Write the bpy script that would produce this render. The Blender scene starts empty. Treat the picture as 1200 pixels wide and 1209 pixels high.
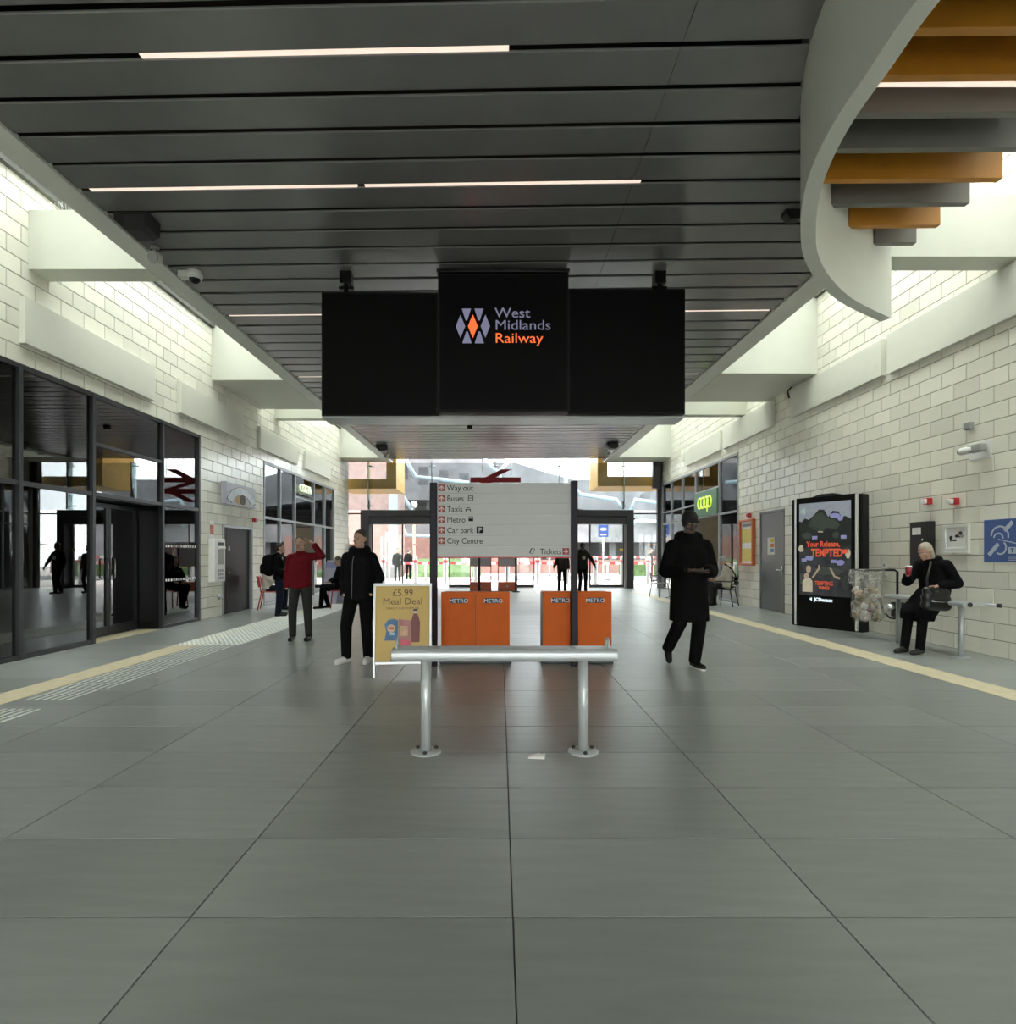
import bpy, bmesh, math, random
import numpy as np
from mathutils import Vector, Matrix, kdtree, Euler

random.seed(7)
S = bpy.context.scene
COL = S.collection
PI = math.pi
FPX, VX, VY, EYE = 680.0, 590.0, 655.0, 1.36       # focal length and vanishing point in photo pixels, eye height

# ---------------------------------------------------------------- camera, sky, exposure
cam_d = bpy.data.cameras.new('camera'); cam = bpy.data.objects.new('camera', cam_d); COL.objects.link(cam)
cam_d.sensor_fit = 'HORIZONTAL'; cam_d.sensor_width = 36.0
cam_d.lens = FPX / 1200 * 36.0
cam_d.shift_x = (600 - VX) / 1200
cam_d.shift_y = (VY - 604.5) / 1200
cam_d.clip_start = 0.05; cam_d.clip_end = 400
cam.location = (0, 0, EYE); cam.rotation_euler = (PI / 2, 0, 0)
S.camera = cam
world = bpy.data.worlds.new('overcast_sky'); S.world = world; world.use_nodes = True
bg = world.node_tree.nodes['Background']
bg.inputs['Color'].default_value = (0.935, 0.972, 0.975, 1)
bg.inputs['Strength'].default_value = 1.3
S.view_settings.view_transform = 'Standard'; S.view_settings.look = 'None'
S.view_settings.gamma = 1.0; S.view_settings.use_curve_mapping = False
EXPO = 3.35
S.view_settings.exposure = EXPO

# ---------------------------------------------------------------- pixel helpers (photo frame 1200 x 1209)
def P(px, py, Y): return Vector(((px - VX) * Y / FPX, Y, EYE - (py - VY) * Y / FPX))
def FL(px, py):
    Y = FPX * EYE / (py - VY); return Vector(((px - VX) * Y / FPX, Y, 0))
XL, XR = -6.2, 6.6
def YW(px): return FPX * (XL if px < VX else XR) / (px - VX)      # depth of a wall point seen at column px
def ZW(px, py): return EYE - (py - VY) * YW(px) / FPX

# ---------------------------------------------------------------- materials
MATS = {}
def mat(name, col, rough=0.6, metal=0.0, var=0.06, vscale=6.0, bump=0.0, bscale=60.0, spec=0.5, emit=None, estr=0.0, coat=0.0, stretch=(1, 1, 1), rnd=0.0):
    if name in MATS: return MATS[name]
    m = bpy.data.materials.new(name); m.use_nodes = True; MATS[name] = m
    nt = m.node_tree; N = nt.nodes; L = nt.links; b = N['Principled BSDF']
    b.inputs['Roughness'].default_value = rough; b.inputs['Metallic'].default_value = metal
    b.inputs['Specular IOR Level'].default_value = spec
    b.inputs['Coat Weight'].default_value = coat; b.inputs['Coat Roughness'].default_value = 0.08
    tc = N.new('ShaderNodeTexCoord'); mp = N.new('ShaderNodeMapping'); mp.inputs['Scale'].default_value = stretch
    L.new(tc.outputs['Object'], mp.inputs['Vector'])
    nz = N.new('ShaderNodeTexNoise'); nz.inputs['Scale'].default_value = vscale; nz.inputs['Detail'].default_value = 5
    L.new(mp.outputs['Vector'], nz.inputs['Vector'])
    fac = nz.outputs['Fac']
    if rnd:
        oi = N.new('ShaderNodeObjectInfo'); ge = N.new('ShaderNodeNewGeometry')
        ad = N.new('ShaderNodeMath'); ad.operation = 'ADD'; fr = N.new('ShaderNodeMath'); fr.operation = 'FRACT'
        L.new(oi.outputs['Random'], ad.inputs[0]); L.new(ge.outputs['Random Per Island'], ad.inputs[1]); L.new(ad.outputs[0], fr.inputs[0])
        mx = N.new('ShaderNodeMix'); mx.data_type = 'FLOAT'; mx.inputs[0].default_value = rnd
        L.new(nz.outputs['Fac'], mx.inputs[2]); L.new(fr.outputs[0], mx.inputs[3]); fac = mx.outputs[0]
    rp = N.new('ShaderNodeMapRange'); rp.inputs['From Min'].default_value = 0.25; rp.inputs['From Max'].default_value = 0.75
    rp.inputs['To Min'].default_value = 1 - var; rp.inputs['To Max'].default_value = 1 + var
    L.new(fac, rp.inputs['Value'])
    vm = N.new('ShaderNodeVectorMath'); vm.operation = 'SCALE'; vm.inputs[0].default_value = col[:3]
    L.new(rp.outputs['Result'], vm.inputs['Scale']); L.new(vm.outputs['Vector'], b.inputs['Base Color'])
    if bump:
        n2 = N.new('ShaderNodeTexNoise'); n2.inputs['Scale'].default_value = bscale; n2.inputs['Detail'].default_value = 3
        L.new(mp.outputs['Vector'], n2.inputs['Vector'])
        bp = N.new('ShaderNodeBump'); bp.inputs['Strength'].default_value = bump; bp.inputs['Distance'].default_value = 0.01
        L.new(n2.outputs['Fac'], bp.inputs['Height']); L.new(bp.outputs['Normal'], b.inputs['Normal'])
    if emit:
        b.inputs['Emission Color'].default_value = (*emit, 1); b.inputs['Emission Strength'].default_value = estr / 2**EXPO    # estr is the brightness on the picture
    return m

def glass(name, tint=(0.9, 0.93, 0.92), ior=1.5, gain=1.6):
    if name in MATS: return MATS[name]
    m = bpy.data.materials.new(name); m.use_nodes = True; MATS[name] = m
    nt = m.node_tree; N = nt.nodes; L = nt.links; N.remove(N['Principled BSDF'])
    tr = N.new('ShaderNodeBsdfTransparent'); tr.inputs['Color'].default_value = (*tint, 1)
    gl = N.new('ShaderNodeBsdfGlossy'); gl.inputs['Roughness'].default_value = 0.0
    nz = N.new('ShaderNodeTexNoise'); nz.inputs['Scale'].default_value = 1.2
    bp = N.new('ShaderNodeBump'); bp.inputs['Strength'].default_value = 0.02; bp.inputs['Distance'].default_value = 0.02
    L.new(nz.outputs['Fac'], bp.inputs['Height']); L.new(bp.outputs['Normal'], gl.inputs['Normal'])
    fr = N.new('ShaderNodeFresnel'); fr.inputs['IOR'].default_value = ior
    mu = N.new('ShaderNodeMath'); mu.operation = 'MULTIPLY'; mu.inputs[1].default_value = gain; mu.use_clamp = True
    mx = N.new('ShaderNodeMixShader')
    L.new(fr.outputs[0], mu.inputs[0]); L.new(mu.outputs[0], mx.inputs[0]); L.new(tr.outputs[0], mx.inputs[1]); L.new(gl.outputs[0], mx.inputs[2])
    L.new(mx.outputs[0], N['Material Output'].inputs['Surface'])
    return m

M_tile = mat('floor_porcelain', (0.245, 0.26, 0.244), 0.33, var=0.16, vscale=3.0, bump=0.05, bscale=90, stretch=(0.7, 5, 1), rnd=0.35)
M_grout = mat('floor_grout', (0.085, 0.088, 0.085), 0.9)
M_cream = mat('cream_inlay', (0.56, 0.49, 0.33), 0.55, var=0.12, vscale=12)
M_stud = mat('tactile_stud', (0.72, 0.74, 0.70), 0.35)
M_brick = mat('glazed_brick', (0.78, 0.765, 0.66), 0.2, var=0.07, vscale=3, bump=0.12, bscale=3.0, rnd=0.6)
M_mortar = mat('mortar', (0.33, 0.32, 0.26), 0.95, var=0.12, vscale=20)
M_white = mat('white_plaster', (0.62, 0.63, 0.55), 0.6, var=0.03, vscale=2)
M_fascia = mat('fascia_paint', (0.64, 0.65, 0.60), 0.55, var=0.03, vscale=2)
M_panel = mat('wall_panel_paint', (0.66, 0.66, 0.58), 0.5, var=0.02)
M_slat = mat('ceiling_slat_metal', (0.235, 0.232, 0.23), 0.24, metal=0.3, var=0.05, vscale=3, bump=0.03, bscale=120)
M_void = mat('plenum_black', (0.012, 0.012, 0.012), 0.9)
M_lamp = mat('strip_lamp', (0.9, 0.88, 0.84), 0.5, emit=(1.0, 0.77, 0.64), estr=0.85)
M_black = mat('black_gloss', (0.005, 0.005, 0.005), 0.3, spec=0.25)
M_dark = mat('dark_frame', (0.022, 0.022, 0.025), 0.4, var=0.1)
M_frame_light = mat('aluminium_frame', (0.30, 0.32, 0.33), 0.4, metal=0.4)
M_screen = mat('led_screen', (0.003, 0.003, 0.003), 0.6, spec=0.12)
M_orange_baffle = mat('orange_baffle', (0.46, 0.19, 0.015), 0.45, var=0.08, bump=0.02)
M_grey_baffle = mat('grey_baffle', (0.16, 0.155, 0.14), 0.45, var=0.05)
M_silver = mat('silver_paint', (0.46, 0.48, 0.48), 0.34, metal=0.25, var=0.03)
M_steel = mat('stainless_steel', (0.55, 0.56, 0.56), 0.22, metal=0.9, var=0.05)
M_glass_shop = glass('shop_glass', (0.42, 0.45, 0.46), 1.52, 2.6)
M_glass_lit = glass('shop_front_glass', (0.72, 0.76, 0.76), 1.5, 2.2)
M_glass_clear = glass('entrance_glass', (0.90, 0.93, 0.92), 1.45, 1.2)
M_glass_solar = glass('solar_glass', (0.74, 0.77, 0.78), 1.45, 1.0)
M_roofglass = glass('rooflight_glass', (0.86, 0.87, 0.84), 1.45, 0.8)
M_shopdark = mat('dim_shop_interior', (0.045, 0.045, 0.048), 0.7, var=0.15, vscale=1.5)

# ---------------------------------------------------------------- mesh builder
class MB:
    def __init__(s): s.v = []; s.f = []; s.mi = []; s.sm = []
    def add(s, vs, fs, mi=0, smooth=False):
        o = len(s.v); s.v += [tuple(v) for v in vs]
        for f in fs: s.f.append([o + i for i in f]); s.mi.append(mi); s.sm.append(smooth)
        return s
    def box(s, x0, x1, y0, y1, z0, z1, mi=0):
        return s.add([(x0,y0,z0),(x1,y0,z0),(x1,y1,z0),(x0,y1,z0),(x0,y0,z1),(x1,y0,z1),(x1,y1,z1),(x0,y1,z1)],
                     [(0,3,2,1),(4,5,6,7),(0,1,5,4),(1,2,6,5),(2,3,7,6),(3,0,4,7)], mi)
    def hexa(s, pts, mi=0):
        return s.add(pts, [(0,3,2,1),(4,5,6,7),(0,1,5,4),(1,2,6,5),(2,3,7,6),(3,0,4,7)], mi)
    def prism(s, poly, d0, d1, axis='y', mi=0):
        # poly: 2D points; axis y -> (x,z) extruded over y; axis x -> (y,z) over x; axis z -> (x,y) over z
        n = len(poly)
        def mk(p, d): return (p[0], d, p[1]) if axis == 'y' else ((d, p[0], p[1]) if axis == 'x' else (p[0], p[1], d))
        vs = [mk(p, d0) for p in poly] + [mk(p, d1) for p in poly]
        fs = [tuple(range(n)), tuple(reversed(range(n, 2 * n)))] + [(i, i + n, (i + 1) % n + n, (i + 1) % n) for i in range(n)]
        return s.add(vs, fs, mi)
    def tube(s, pts, r, n=10, mi=0, closed=False, smooth=True):
        pts = [Vector(p) for p in pts]; m = len(pts)
        rs = r if isinstance(r, (list, tuple)) else [r] * m
        rings = []; up = None
        for i, p in enumerate(pts):
            if closed: d = pts[(i + 1) % m] - pts[i - 1]
            else: d = pts[min(i + 1, m - 1)] - pts[max(i - 1, 0)]
            d.normalize()
            if up is None:
                a = Vector((0, 0, 1)) if abs(d.z) < 0.9 else Vector((1, 0, 0))
                up = (a - d * a.dot(d)).normalized()
            else:
                up = (up - d * up.dot(d)).normalized()
            sd = d.cross(up)
            rings.append([p + (up * math.cos(2*PI*k/n) + sd * math.sin(2*PI*k/n)) * rs[i] for k in range(n)])
        vs = [v for rg in rings for v in rg]; fs = []
        for i in range(m if closed else m - 1):
            j = (i + 1) % m
            for k in range(n): fs.append((i*n+k, i*n+(k+1) % n, j*n+(k+1) % n, j*n+k))
        s.add(vs, fs, mi, smooth)
        if not closed:
            o = len(s.v) - len(vs)
            s.f.append([o + k for k in reversed(range(n))]); s.mi.append(mi); s.sm.append(False)
            s.f.append([o + (m-1)*n + k for k in range(n)]); s.mi.append(mi); s.sm.append(False)
        return s
    def lathe(s, prof, c=(0,0,0), n=20, mi=0, smooth=True):
        # prof: (r,z) from bottom to top
        vs = []; fs = []
        for r, z in prof:
            for k in range(n): a = 2*PI*k/n; vs.append((c[0]+r*math.cos(a), c[1]+r*math.sin(a), c[2]+z))
        for i in range(len(prof)-1):
            for k in range(n): fs.append((i*n+k, i*n+(k+1) % n, (i+1)*n+(k+1) % n, (i+1)*n+k))
        fs.append(tuple(reversed(range(n)))); fs.append(tuple(range((len(prof)-1)*n, len(prof)*n)))
        return s.add(vs, fs, mi, smooth)
    def ell(s, c, r, n=14, mi=0):
        vs = []; fs = []; m = max(6, n // 2)
        for i in range(1, m):
            t = PI*i/m
            for k in range(n):
                a = 2*PI*k/n; vs.append((c[0]+r[0]*math.sin(t)*math.cos(a), c[1]+r[1]*math.sin(t)*math.sin(a), c[2]+r[2]*math.cos(t)))
        top = len(vs); vs.append((c[0], c[1], c[2]+r[2])); bot = len(vs); vs.append((c[0], c[1], c[2]-r[2]))
        for i in range(m-2):
            for k in range(n): fs.append((i*n+k, (i+1)*n+k, (i+1)*n+(k+1) % n, i*n+(k+1) % n))
        for k in range(n): fs.append((top, k, (k+1) % n)); fs.append((bot, (m-2)*n+(k+1) % n, (m-2)*n+k))
        return s.add(vs, fs, mi, True)
    def mesh(s, name, mats):
        me = bpy.data.meshes.new(name); me.from_pydata(s.v, [], s.f)
        for m in (mats if isinstance(mats, (list, tuple)) else [mats]): me.materials.append(m)
        me.polygons.foreach_set('material_index', s.mi); me.polygons.foreach_set('use_smooth', s.sm)
        bm = bmesh.new(); bm.from_mesh(me); bmesh.ops.recalc_face_normals(bm, faces=bm.faces); bm.to_mesh(me); bm.free()
        me.update(); return me
    def build(s, name, mats, parent=None, bevel=0.0, loc=None, rot=None, seg=2):
        o = bpy.data.objects.new(name, s.mesh(name, mats)); COL.objects.link(o)
        if parent: o.parent = parent
        if loc: o.location = loc
        if rot: o.rotation_euler = rot
        if bevel:
            b = o.modifiers.new('edge', 'BEVEL'); b.width = bevel; b.segments = seg; b.limit_method = 'ANGLE'; b.angle_limit = 0.7
        return o

def box(name, m, parent, x0, x1, y0, y1, z0, z1, bevel=0.0): return MB().box(x0, x1, y0, y1, z0, z1).build(name, m, parent, bevel)
def tag(o, label, cat, group=None, kind=None):
    o['label'] = label; o['category'] = cat
    if group: o['group'] = group
    if kind: o['kind'] = kind
    return o
def thing(name, label, cat, loc=(0,0,0), rotz=0.0, group=None):
    o = bpy.data.objects.new(name, None); COL.objects.link(o); o.location = loc; o.rotation_euler = (0, 0, rotz)
    o.empty_display_size = 0.1
    return tag(o, label, cat, group)
def struct(o, label=None):
    o['kind'] = 'structure'
    if label: o['label'] = label
    return o
def sroot(name, loc=(0,0,0), rotz=0.0):
    o = bpy.data.objects.new(name, None); COL.objects.link(o); o.location = loc; o.rotation_euler = (0, 0, rotz)
    return struct(o)
def copy_tree(o, parent=None):
    c = o.copy(); COL.objects.link(c)
    if parent: c.parent = parent
    for ch in list(o.children): copy_tree(ch, c)
    return c
def text(s, size, m, parent, x, z, y=-0.004, align='LEFT', name='lettering', ext=0.0015, rot=(PI/2, 0, 0), bold=0.0, sx=1.0, space=1.0):
    cu = bpy.data.curves.new(name, 'FONT'); cu.body = s; cu.size = size; cu.align_x = align; cu.extrude = ext; cu.offset = bold
    cu.resolution_u = 3; cu.space_character = space
    tmp = bpy.data.objects.new('tmp', cu); COL.objects.link(tmp)
    bpy.context.view_layer.update()
    me = bpy.data.meshes.new_from_object(tmp.evaluated_get(bpy.context.evaluated_depsgraph_get()))
    bpy.data.objects.remove(tmp)
    me.materials.clear(); me.materials.append(m)
    o = bpy.data.objects.new(name, me); COL.objects.link(o); o.parent = parent; o.location = (x, y, z); o.rotation_euler = rot; o.scale = (sx, 1, 1)
    return o
def flat(name, m, parent, poly, y=-0.003, d=0.003):          # a flat printed or cut shape lying on a local x-z face
    return MB().prism(poly, y - d, y).build(name, m, parent)
def ngon(cx, cz, rx, rz, n=20, a0=0, a1=2*PI, close=True):
    k = n if close and abs(a1 - a0 - 2*PI) < 1e-6 else n + 1
    return [(cx + rx*math.cos(a0 + (a1-a0)*i/n), cz + rz*math.sin(a0 + (a1-a0)*i/n)) for i in range(k)]

SLOPE = -0.024                                              # the ceiling grid runs very slightly askew to the view
# ================================================================ SETTING
YEND, YBACK = 23.6, -7.0
# ---- floor: real tiles, joints recessed
floor = struct(MB().box(-12.5, 12.5, YBACK, YEND + 0.3, -0.3, -0.006).build('floor', M_grout))
TW, TD, TX0, TY0 = 1.21, 0.602, 0.05, 2.16
def chamfer_slab(w, d, h, c):
    mb = MB(); a, b = w/2, d/2
    mb.add([(-a,-b,-h),(a,-b,-h),(a,b,-h),(-a,b,-h),(-a,-b,-c),(a,-b,-c),(a,b,-c),(-a,b,-c),(-a+c,-b+c,0),(a-c,-b+c,0),(a-c,b-c,0),(-a+c,b-c,0)],
           [(0,1,5,4),(1,2,6,5),(2,3,7,6),(3,0,4,7),(4,5,9,8),(5,6,10,9),(6,7,11,10),(7,4,8,11),(8,9,10,11)])
    return mb
tile_me = chamfer_slab(TW - 0.0055, TD - 0.0055, 0.02, 0.0015).mesh('floor_tile', M_tile)
far = MB()
cells = []
for i in range(-6, 7):
    for j in range(-15, 37):
        x = TX0 + (i + 0.5) * TW; y = TY0 + (j + 0.5) * TD
        if x - TW/2 < XL - 1.1 or x + TW/2 > XR + 0.8 or y > YEND + 0.2: continue
        cells.append((x, y))
vis = [c for c in cells if 0.6 < c[1] < 11.0 and abs(c[0]) < c[1] * 0.95 + 1.3]
vis.sort(key=lambda c: c[1]); vis = vis[:190]; vset = set(vis)
for c in vis:
    o = bpy.data.objects.new('floor_tile', tile_me); COL.objects.link(o); o.parent = floor; o.location = (c[0], c[1], 0)
for c in cells:
    if c not in vset:
        s_ = chamfer_slab(TW - 0.0055, TD - 0.0055, 0.02, 0.0015); far.add([(v[0]+c[0], v[1]+c[1], v[2]) for v in s_.v], s_.f)
fo = far.build('floor_tile_field', M_tile, floor); fo['kind'] = 'stuff'
# cream guide lines and thresholds
g = MB().box(-4.87, -4.52, -2, 15.5, -0.004, 0.0035).build('guide_strip', M_cream, floor)
g = MB().box(4.80, 5.16, -2, 21.0, -0.004, 0.0035).build('guide_strip', M_cream, floor)
MB().box(XL - 0.38, XL + 0.03, YW(112), YW(188), -0.004, 0.003).build('threshold_strip', M_cream, floor)
# tactile metal bars and domes let into the paving
tb = MB()
for (y0, y1, x0, x1) in ((4.65, 5.05, -4.42, -4.02), (5.36, 5.8, -4.42, -4.02)):
    x = x0
    while x < x1:
        tb.box(x, x + 0.03, y0, y1, 0, 0.006); x += 0.075
y = 5.85
while y < 8.6:
    x = -4.46
    while x < -3.92:
        tb.box(x, x + 0.028, y, y + 0.26, 0, 0.006); x += 0.078
    y += 0.30
y = 8.65
r = 0
while y < 16.6:
    x = -4.86 + (0.036 if r % 2 else 0)
    while x < -3.92:
        q = 0.022
        tb.add([(x-q,y-q*1.3,0),(x+q,y-q*1.3,0),(x+q,y+q*1.3,0),(x-q,y+q*1.3,0),(x-q*.6,y-q*.8,.006),(x+q*.6,y-q*.8,.006),(x+q*.6,y+q*.8,.006),(x-q*.6,y+q*.8,.006)],
               [(0,1,5,4),(1,2,6,5),(2,3,7,6),(3,0,4,7),(4,5,6,7)])
        x += 0.072
    y += 0.062; r += 1
to = tb.build('tactile_studs', M_stud); to.location.z = 0.004
tag(to, 'pale metal tactile studs and bars inlaid beside the left cream guide line', 'tactile studs', kind='stuff')

# ---- brick walls
BW, BH, BJ = 0.452, 0.2255, 0.010
def brick_mesh():
    a, h, d, c = (BW - BJ)/2, (BH - BJ)/2, 0.03, 0.005     # local x along the wall, -y out, z up
    mb = MB()
    mb.add([(-a,d,-h),(a,d,-h),(a,d,h),(-a,d,h),(-a,c,-h),(a,c,-h),(a,c,h),(-a,c,h),(-a+c,0,-h+c),(a-c,0,-h+c),(a-c,0,h-c),(-a+c,0,h-c)],
           [(0,1,5,4),(1,2,6,5),(2,3,7,6),(3,0,4,7),(4,5,9,8),(5,6,10,9),(6,7,11,10),(7,4,8,11),(8,9,10,11)])
    return mb
brick_mb = brick_mesh(); brick_me = brick_mb.mesh('brick', M_brick)
WALL_TOP, RT = 6.4, 6.85
def sub_rect(rs, o):
    out = []
    for (a0, a1, b0, b1) in rs:
        if a1 <= o[0] or a0 >= o[1] or b1 <= o[2] or b0 >= o[3]: out.append((a0, a1, b0, b1)); continue
        if a0 < o[0]: out.append((a0, o[0], b0, b1))
        if a1 > o[1]: out.append((o[1], a1, b0, b1))
        m0, m1 = max(a0, o[0]), min(a1, o[1])
        if b0 < o[2]: out.append((m0, m1, b0, o[2]))
        if b1 > o[3]: out.append((m0, m1, o[3], b1))
    return out
def brick_wall(name, X, side, openings, y0, y1, WALL_TOP):
    rects = [(y0, y1, 0.0, WALL_TOP)]
    for o in openings: rects = sub_rect(rects, o)
    mb = MB()
    xa, xb = (X - 0.25, X - 0.008) if side < 0 else (X + 0.008, X + 0.25)
    for (a0, a1, b0, b1) in rects: mb.box(xa, xb, a0, a1, b0, b1)
    w = struct(mb.build(name, M_mortar))
    rz = PI/2 if side < 0 else -PI/2
    pcs = []
    nrow = int(WALL_TOP / BH)
    for r_ in range(nrow + 1):
        z0 = r_ * BH; z1 = min(z0 + BH, WALL_TOP)
        y = y0 - (BW/2 if r_ % 2 else 0)
        while y < y1:
            rs = [(max(y, y0), min(y + BW, y1), z0, z1)]
            for o in openings: rs = sub_rect(rs, o)
            for q in rs:
                if q[1]-q[0] > 0.03 and q[3]-q[2] > 0.03: pcs.append(q)
            y += BW
    # the 300 that show largest in the photograph become bricks of their own
    def vis_(q):
        c = (q[0]+q[1])/2; z = (q[2]+q[3])/2
        px = VX + FPX * X / max(c, .1); py = VY - FPX * (z - EYE) / max(c, .1)
        return c > 0.5 and -40 < px < 1240 and -10 < py < 1209 and not (z > 5.15 and c > 9)
    order = sorted([q for q in pcs if vis_(q)], key=lambda q: (q[0]+q[1])/2)
    own = order[:300]; ownset = set(own)
    fld = MB()
    for q in pcs:
        w_, h_ = q[1]-q[0], q[3]-q[2]
        sx, sz = (w_ - BJ)/(BW - BJ), (h_ - BJ)/(BH - BJ)
        cy, cz = (q[0]+q[1])/2, (q[2]+q[3])/2
        if q in ownset:
            o = bpy.data.objects.new('brick', brick_me); COL.objects.link(o); o.parent = w
            o.location = (X, cy, cz); o.rotation_euler = (0, 0, rz); o.scale = (sx, 1, sz)
        else:
            if side < 0: vs = [(X - v[1], cy + v[0]*sx, cz + v[2]*sz) for v in brick_mb.v]
            else: vs = [(X + v[1], cy - v[0]*sx, cz + v[2]*sz) for v in brick_mb.v]
            fld.add(vs, brick_mb.f)
    f = fld.build('brick_field', M_brick, w); f['kind'] = 'stuff'
    return w
GLT = 3.83
yA0, yA1 = 3.6, YW(236)
dL0, dL1, dLz = YW(262.5), YW(298), 2.04
yC0, yC1 = YW(311.5), 21.6
wall_l = brick_wall('wall_left', XL, -1, [(yA0, yA1, 0, GLT), (dL0, dL1, 0, dLz), (yC0, yC1, 0, GLT)], YBACK, YEND, WALL_TOP)
GRT = 4.2
yS0, yS1 = YW(872), 23.4
dR0, dR1, dRz = YW(926.5), YW(897.5), 2.43
wall_r = brick_wall('wall_right', XR, 1, [(dR0, dR1, 0, dRz), (yS0, yS1, 0, GRT)], YBACK, YEND, RT)
wb = MB().box(XL - 0.25, XR + 0.25, YBACK - 0.2, YBACK, 3.2, RT + 0.1).box(XL - 0.25, -3.6, YBACK - 0.2, YBACK, 0, 3.2).box(4.0, XR + 0.25, YBACK - 0.2, YBACK, 0, 3.2)
for x in (-1.6, 0.1, 1.8): wb.box(x, x + 0.12, YBACK - 0.2, YBACK, 0, 3.2)
struct(wb.build('wall_back', M_white))  # unseen end wall; its opening is added and sized for the front light
struct(MB().box(-30, 30, -40, YBACK, -0.3, -0.006).build('ground_platform', mat('platform_paving', (0.3, 0.3, 0.29), 0.8)))

M_railgrey = mat('rail_grey', (0.10, 0.10, 0.085), 0.5)
# white flat panels on the walls below the rooflights
for (pxa, pxb, za, zb) in ((22, 178, 4.09, 4.70), (209, 284, 4.09, 4.70), (304, 349, 4.09, 4.66), (359, 388, 4.09, 4.66)):
    o = box('wall_panel', M_panel, wall_l, XL - 0.002, XL + 0.085, YW(pxa), YW(pxb), za, zb, 0.006)
for (pxa, pxb, za, zb) in ((1290, 1053, 4.39, 5.07), (1047, 938, 4.42, 5.05), (915, 857, 4.44, 5.07), (853, 812, 4.46, 5.05)):
    o = box('wall_panel', M_panel, wall_r, XR - 0.085, XR + 0.002, YW(pxa), YW(pxb), za, zb, 0.006)
# dark rail under the rooflight at the wall head
box('rooflight_rail', M_railgrey, wall_l, XL - 0.01, XL + 0.07, YBACK, YEND, 6.24, 6.34)
box('rooflight_rail', M_dark, wall_l, XL - 0.01, XL + 0.10, YBACK, YEND, 6.345, 6.44)
box('rooflight_rail', M_railgrey, wall_r, XR - 0.07, XR + 0.01, YBACK, YEND, RT - 0.16, RT - 0.06)
box('rooflight_rail', M_dark, wall_r, XR - 0.10, XR + 0.01, YBACK, YEND, RT - 0.055, RT + 0.04)

# glazed rooflights along both sides
for xa, xb, nm, zr in ((XL - 0.1, -4.5, 'window_5', 6.49), (4.4, XR + 0.1, 'window_6', RT + 0.08)):
    rl = sroot(nm, (0, 0, zr))
    y = YBACK
    while y < YEND:
        box('rooflight_pane', M_roofglass, rl, xa, xb, y + 0.03, min(y + 1.5, YEND) - 0.03, 0.0, 0.012); box('rooflight_bar', M_frame_light, rl, xa, xb, y - 0.03, y + 0.03, -0.04, 0.03)
        y += 1.53
# ---- ceiling: dark plenum, separate metal slats, edge fascias, rooflight beams
ZC = 5.16
CL0, CL1, CR1, CR0 = -4.38, -4.66, 4.25, 4.60
RING = [(3.6, 0.9), (2.9, 1.25), (2.45, 1.75), (2.2, 2.35), (2.145, 2.959), (2.175, 3.412), (2.206, 3.80), (2.289, 4.199), (2.419, 4.582), (2.618, 5.008), (2.907, 5.506), (3.313, 6.0), (3.881, 6.525), (4.656, 7.04)]
def ring_x(y):
    for (xa, ya), (xb, yb) in zip(RING, RING[1:]):
        if ya <= y <= yb: return xa + (xb - xa) * (y - ya)/(yb - ya)
    return None
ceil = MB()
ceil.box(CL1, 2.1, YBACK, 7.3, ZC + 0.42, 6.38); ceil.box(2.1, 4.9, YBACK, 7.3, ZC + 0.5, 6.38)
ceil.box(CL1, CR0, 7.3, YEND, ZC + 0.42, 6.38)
ceil.box(CL0 + 0.002, CL0 + 0.012, YBACK, YEND, ZC + 0.022, ZC + 0.42); ceil.box(CR1 - 0.012, CR1 - 0.002, 7.05, YEND, ZC + 0.022, ZC + 0.42)  # black side sheets added inside the fascias to keep the slat gaps dark
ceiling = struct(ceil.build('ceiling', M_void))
PITCH, G0 = 0.394, 4.33
def slat(xa, xb, y, yw, z0=ZC, z1=ZC + 0.018, nm='ceiling_slat'):
    # a shallow tray: y is the centre line at x = 0
    mb = MB(); c = 0.006
    prof = [(-yw/2, z1), (-yw/2, z0 + c), (-yw/2 + c, z0), (yw/2 - c, z0), (yw/2, z0 + c), (yw/2, z1)]
    vs = [(xa, p[0] + y + SLOPE*xa, p[1]) for p in prof] + [(xb, p[0] + y + SLOPE*xb, p[1]) for p in prof]; n = 6
    mb.add(vs, [tuple(range(n)), tuple(reversed(range(n, 2*n)))] + [(i, i+n, (i+1) % n + n, (i+1) % n) for i in range(n)])
    return mb.build(nm, M_slat, ceiling)
for k in range(-26, 47):
    yc = G0 + PITCH*(k + 0.5)
    xr = CR1
    ym = yc + 0.1
    if yc < 7.2 and yc > 0.9:
        q = ring_x(min(yc + SLOPE*2.6, 7.0))
        if q: xr = min(CR1, q + 0.05)
    if yc < 3.0:
        if yc > -6: slat(CL0, xr, yc, PITCH - 0.05)
        continue
    sp = 1.36
    slat(CL0, sp - 0.002, yc, PITCH - 0.056); slat(sp + 0.002, xr, yc, PITCH - 0.056)
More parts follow.
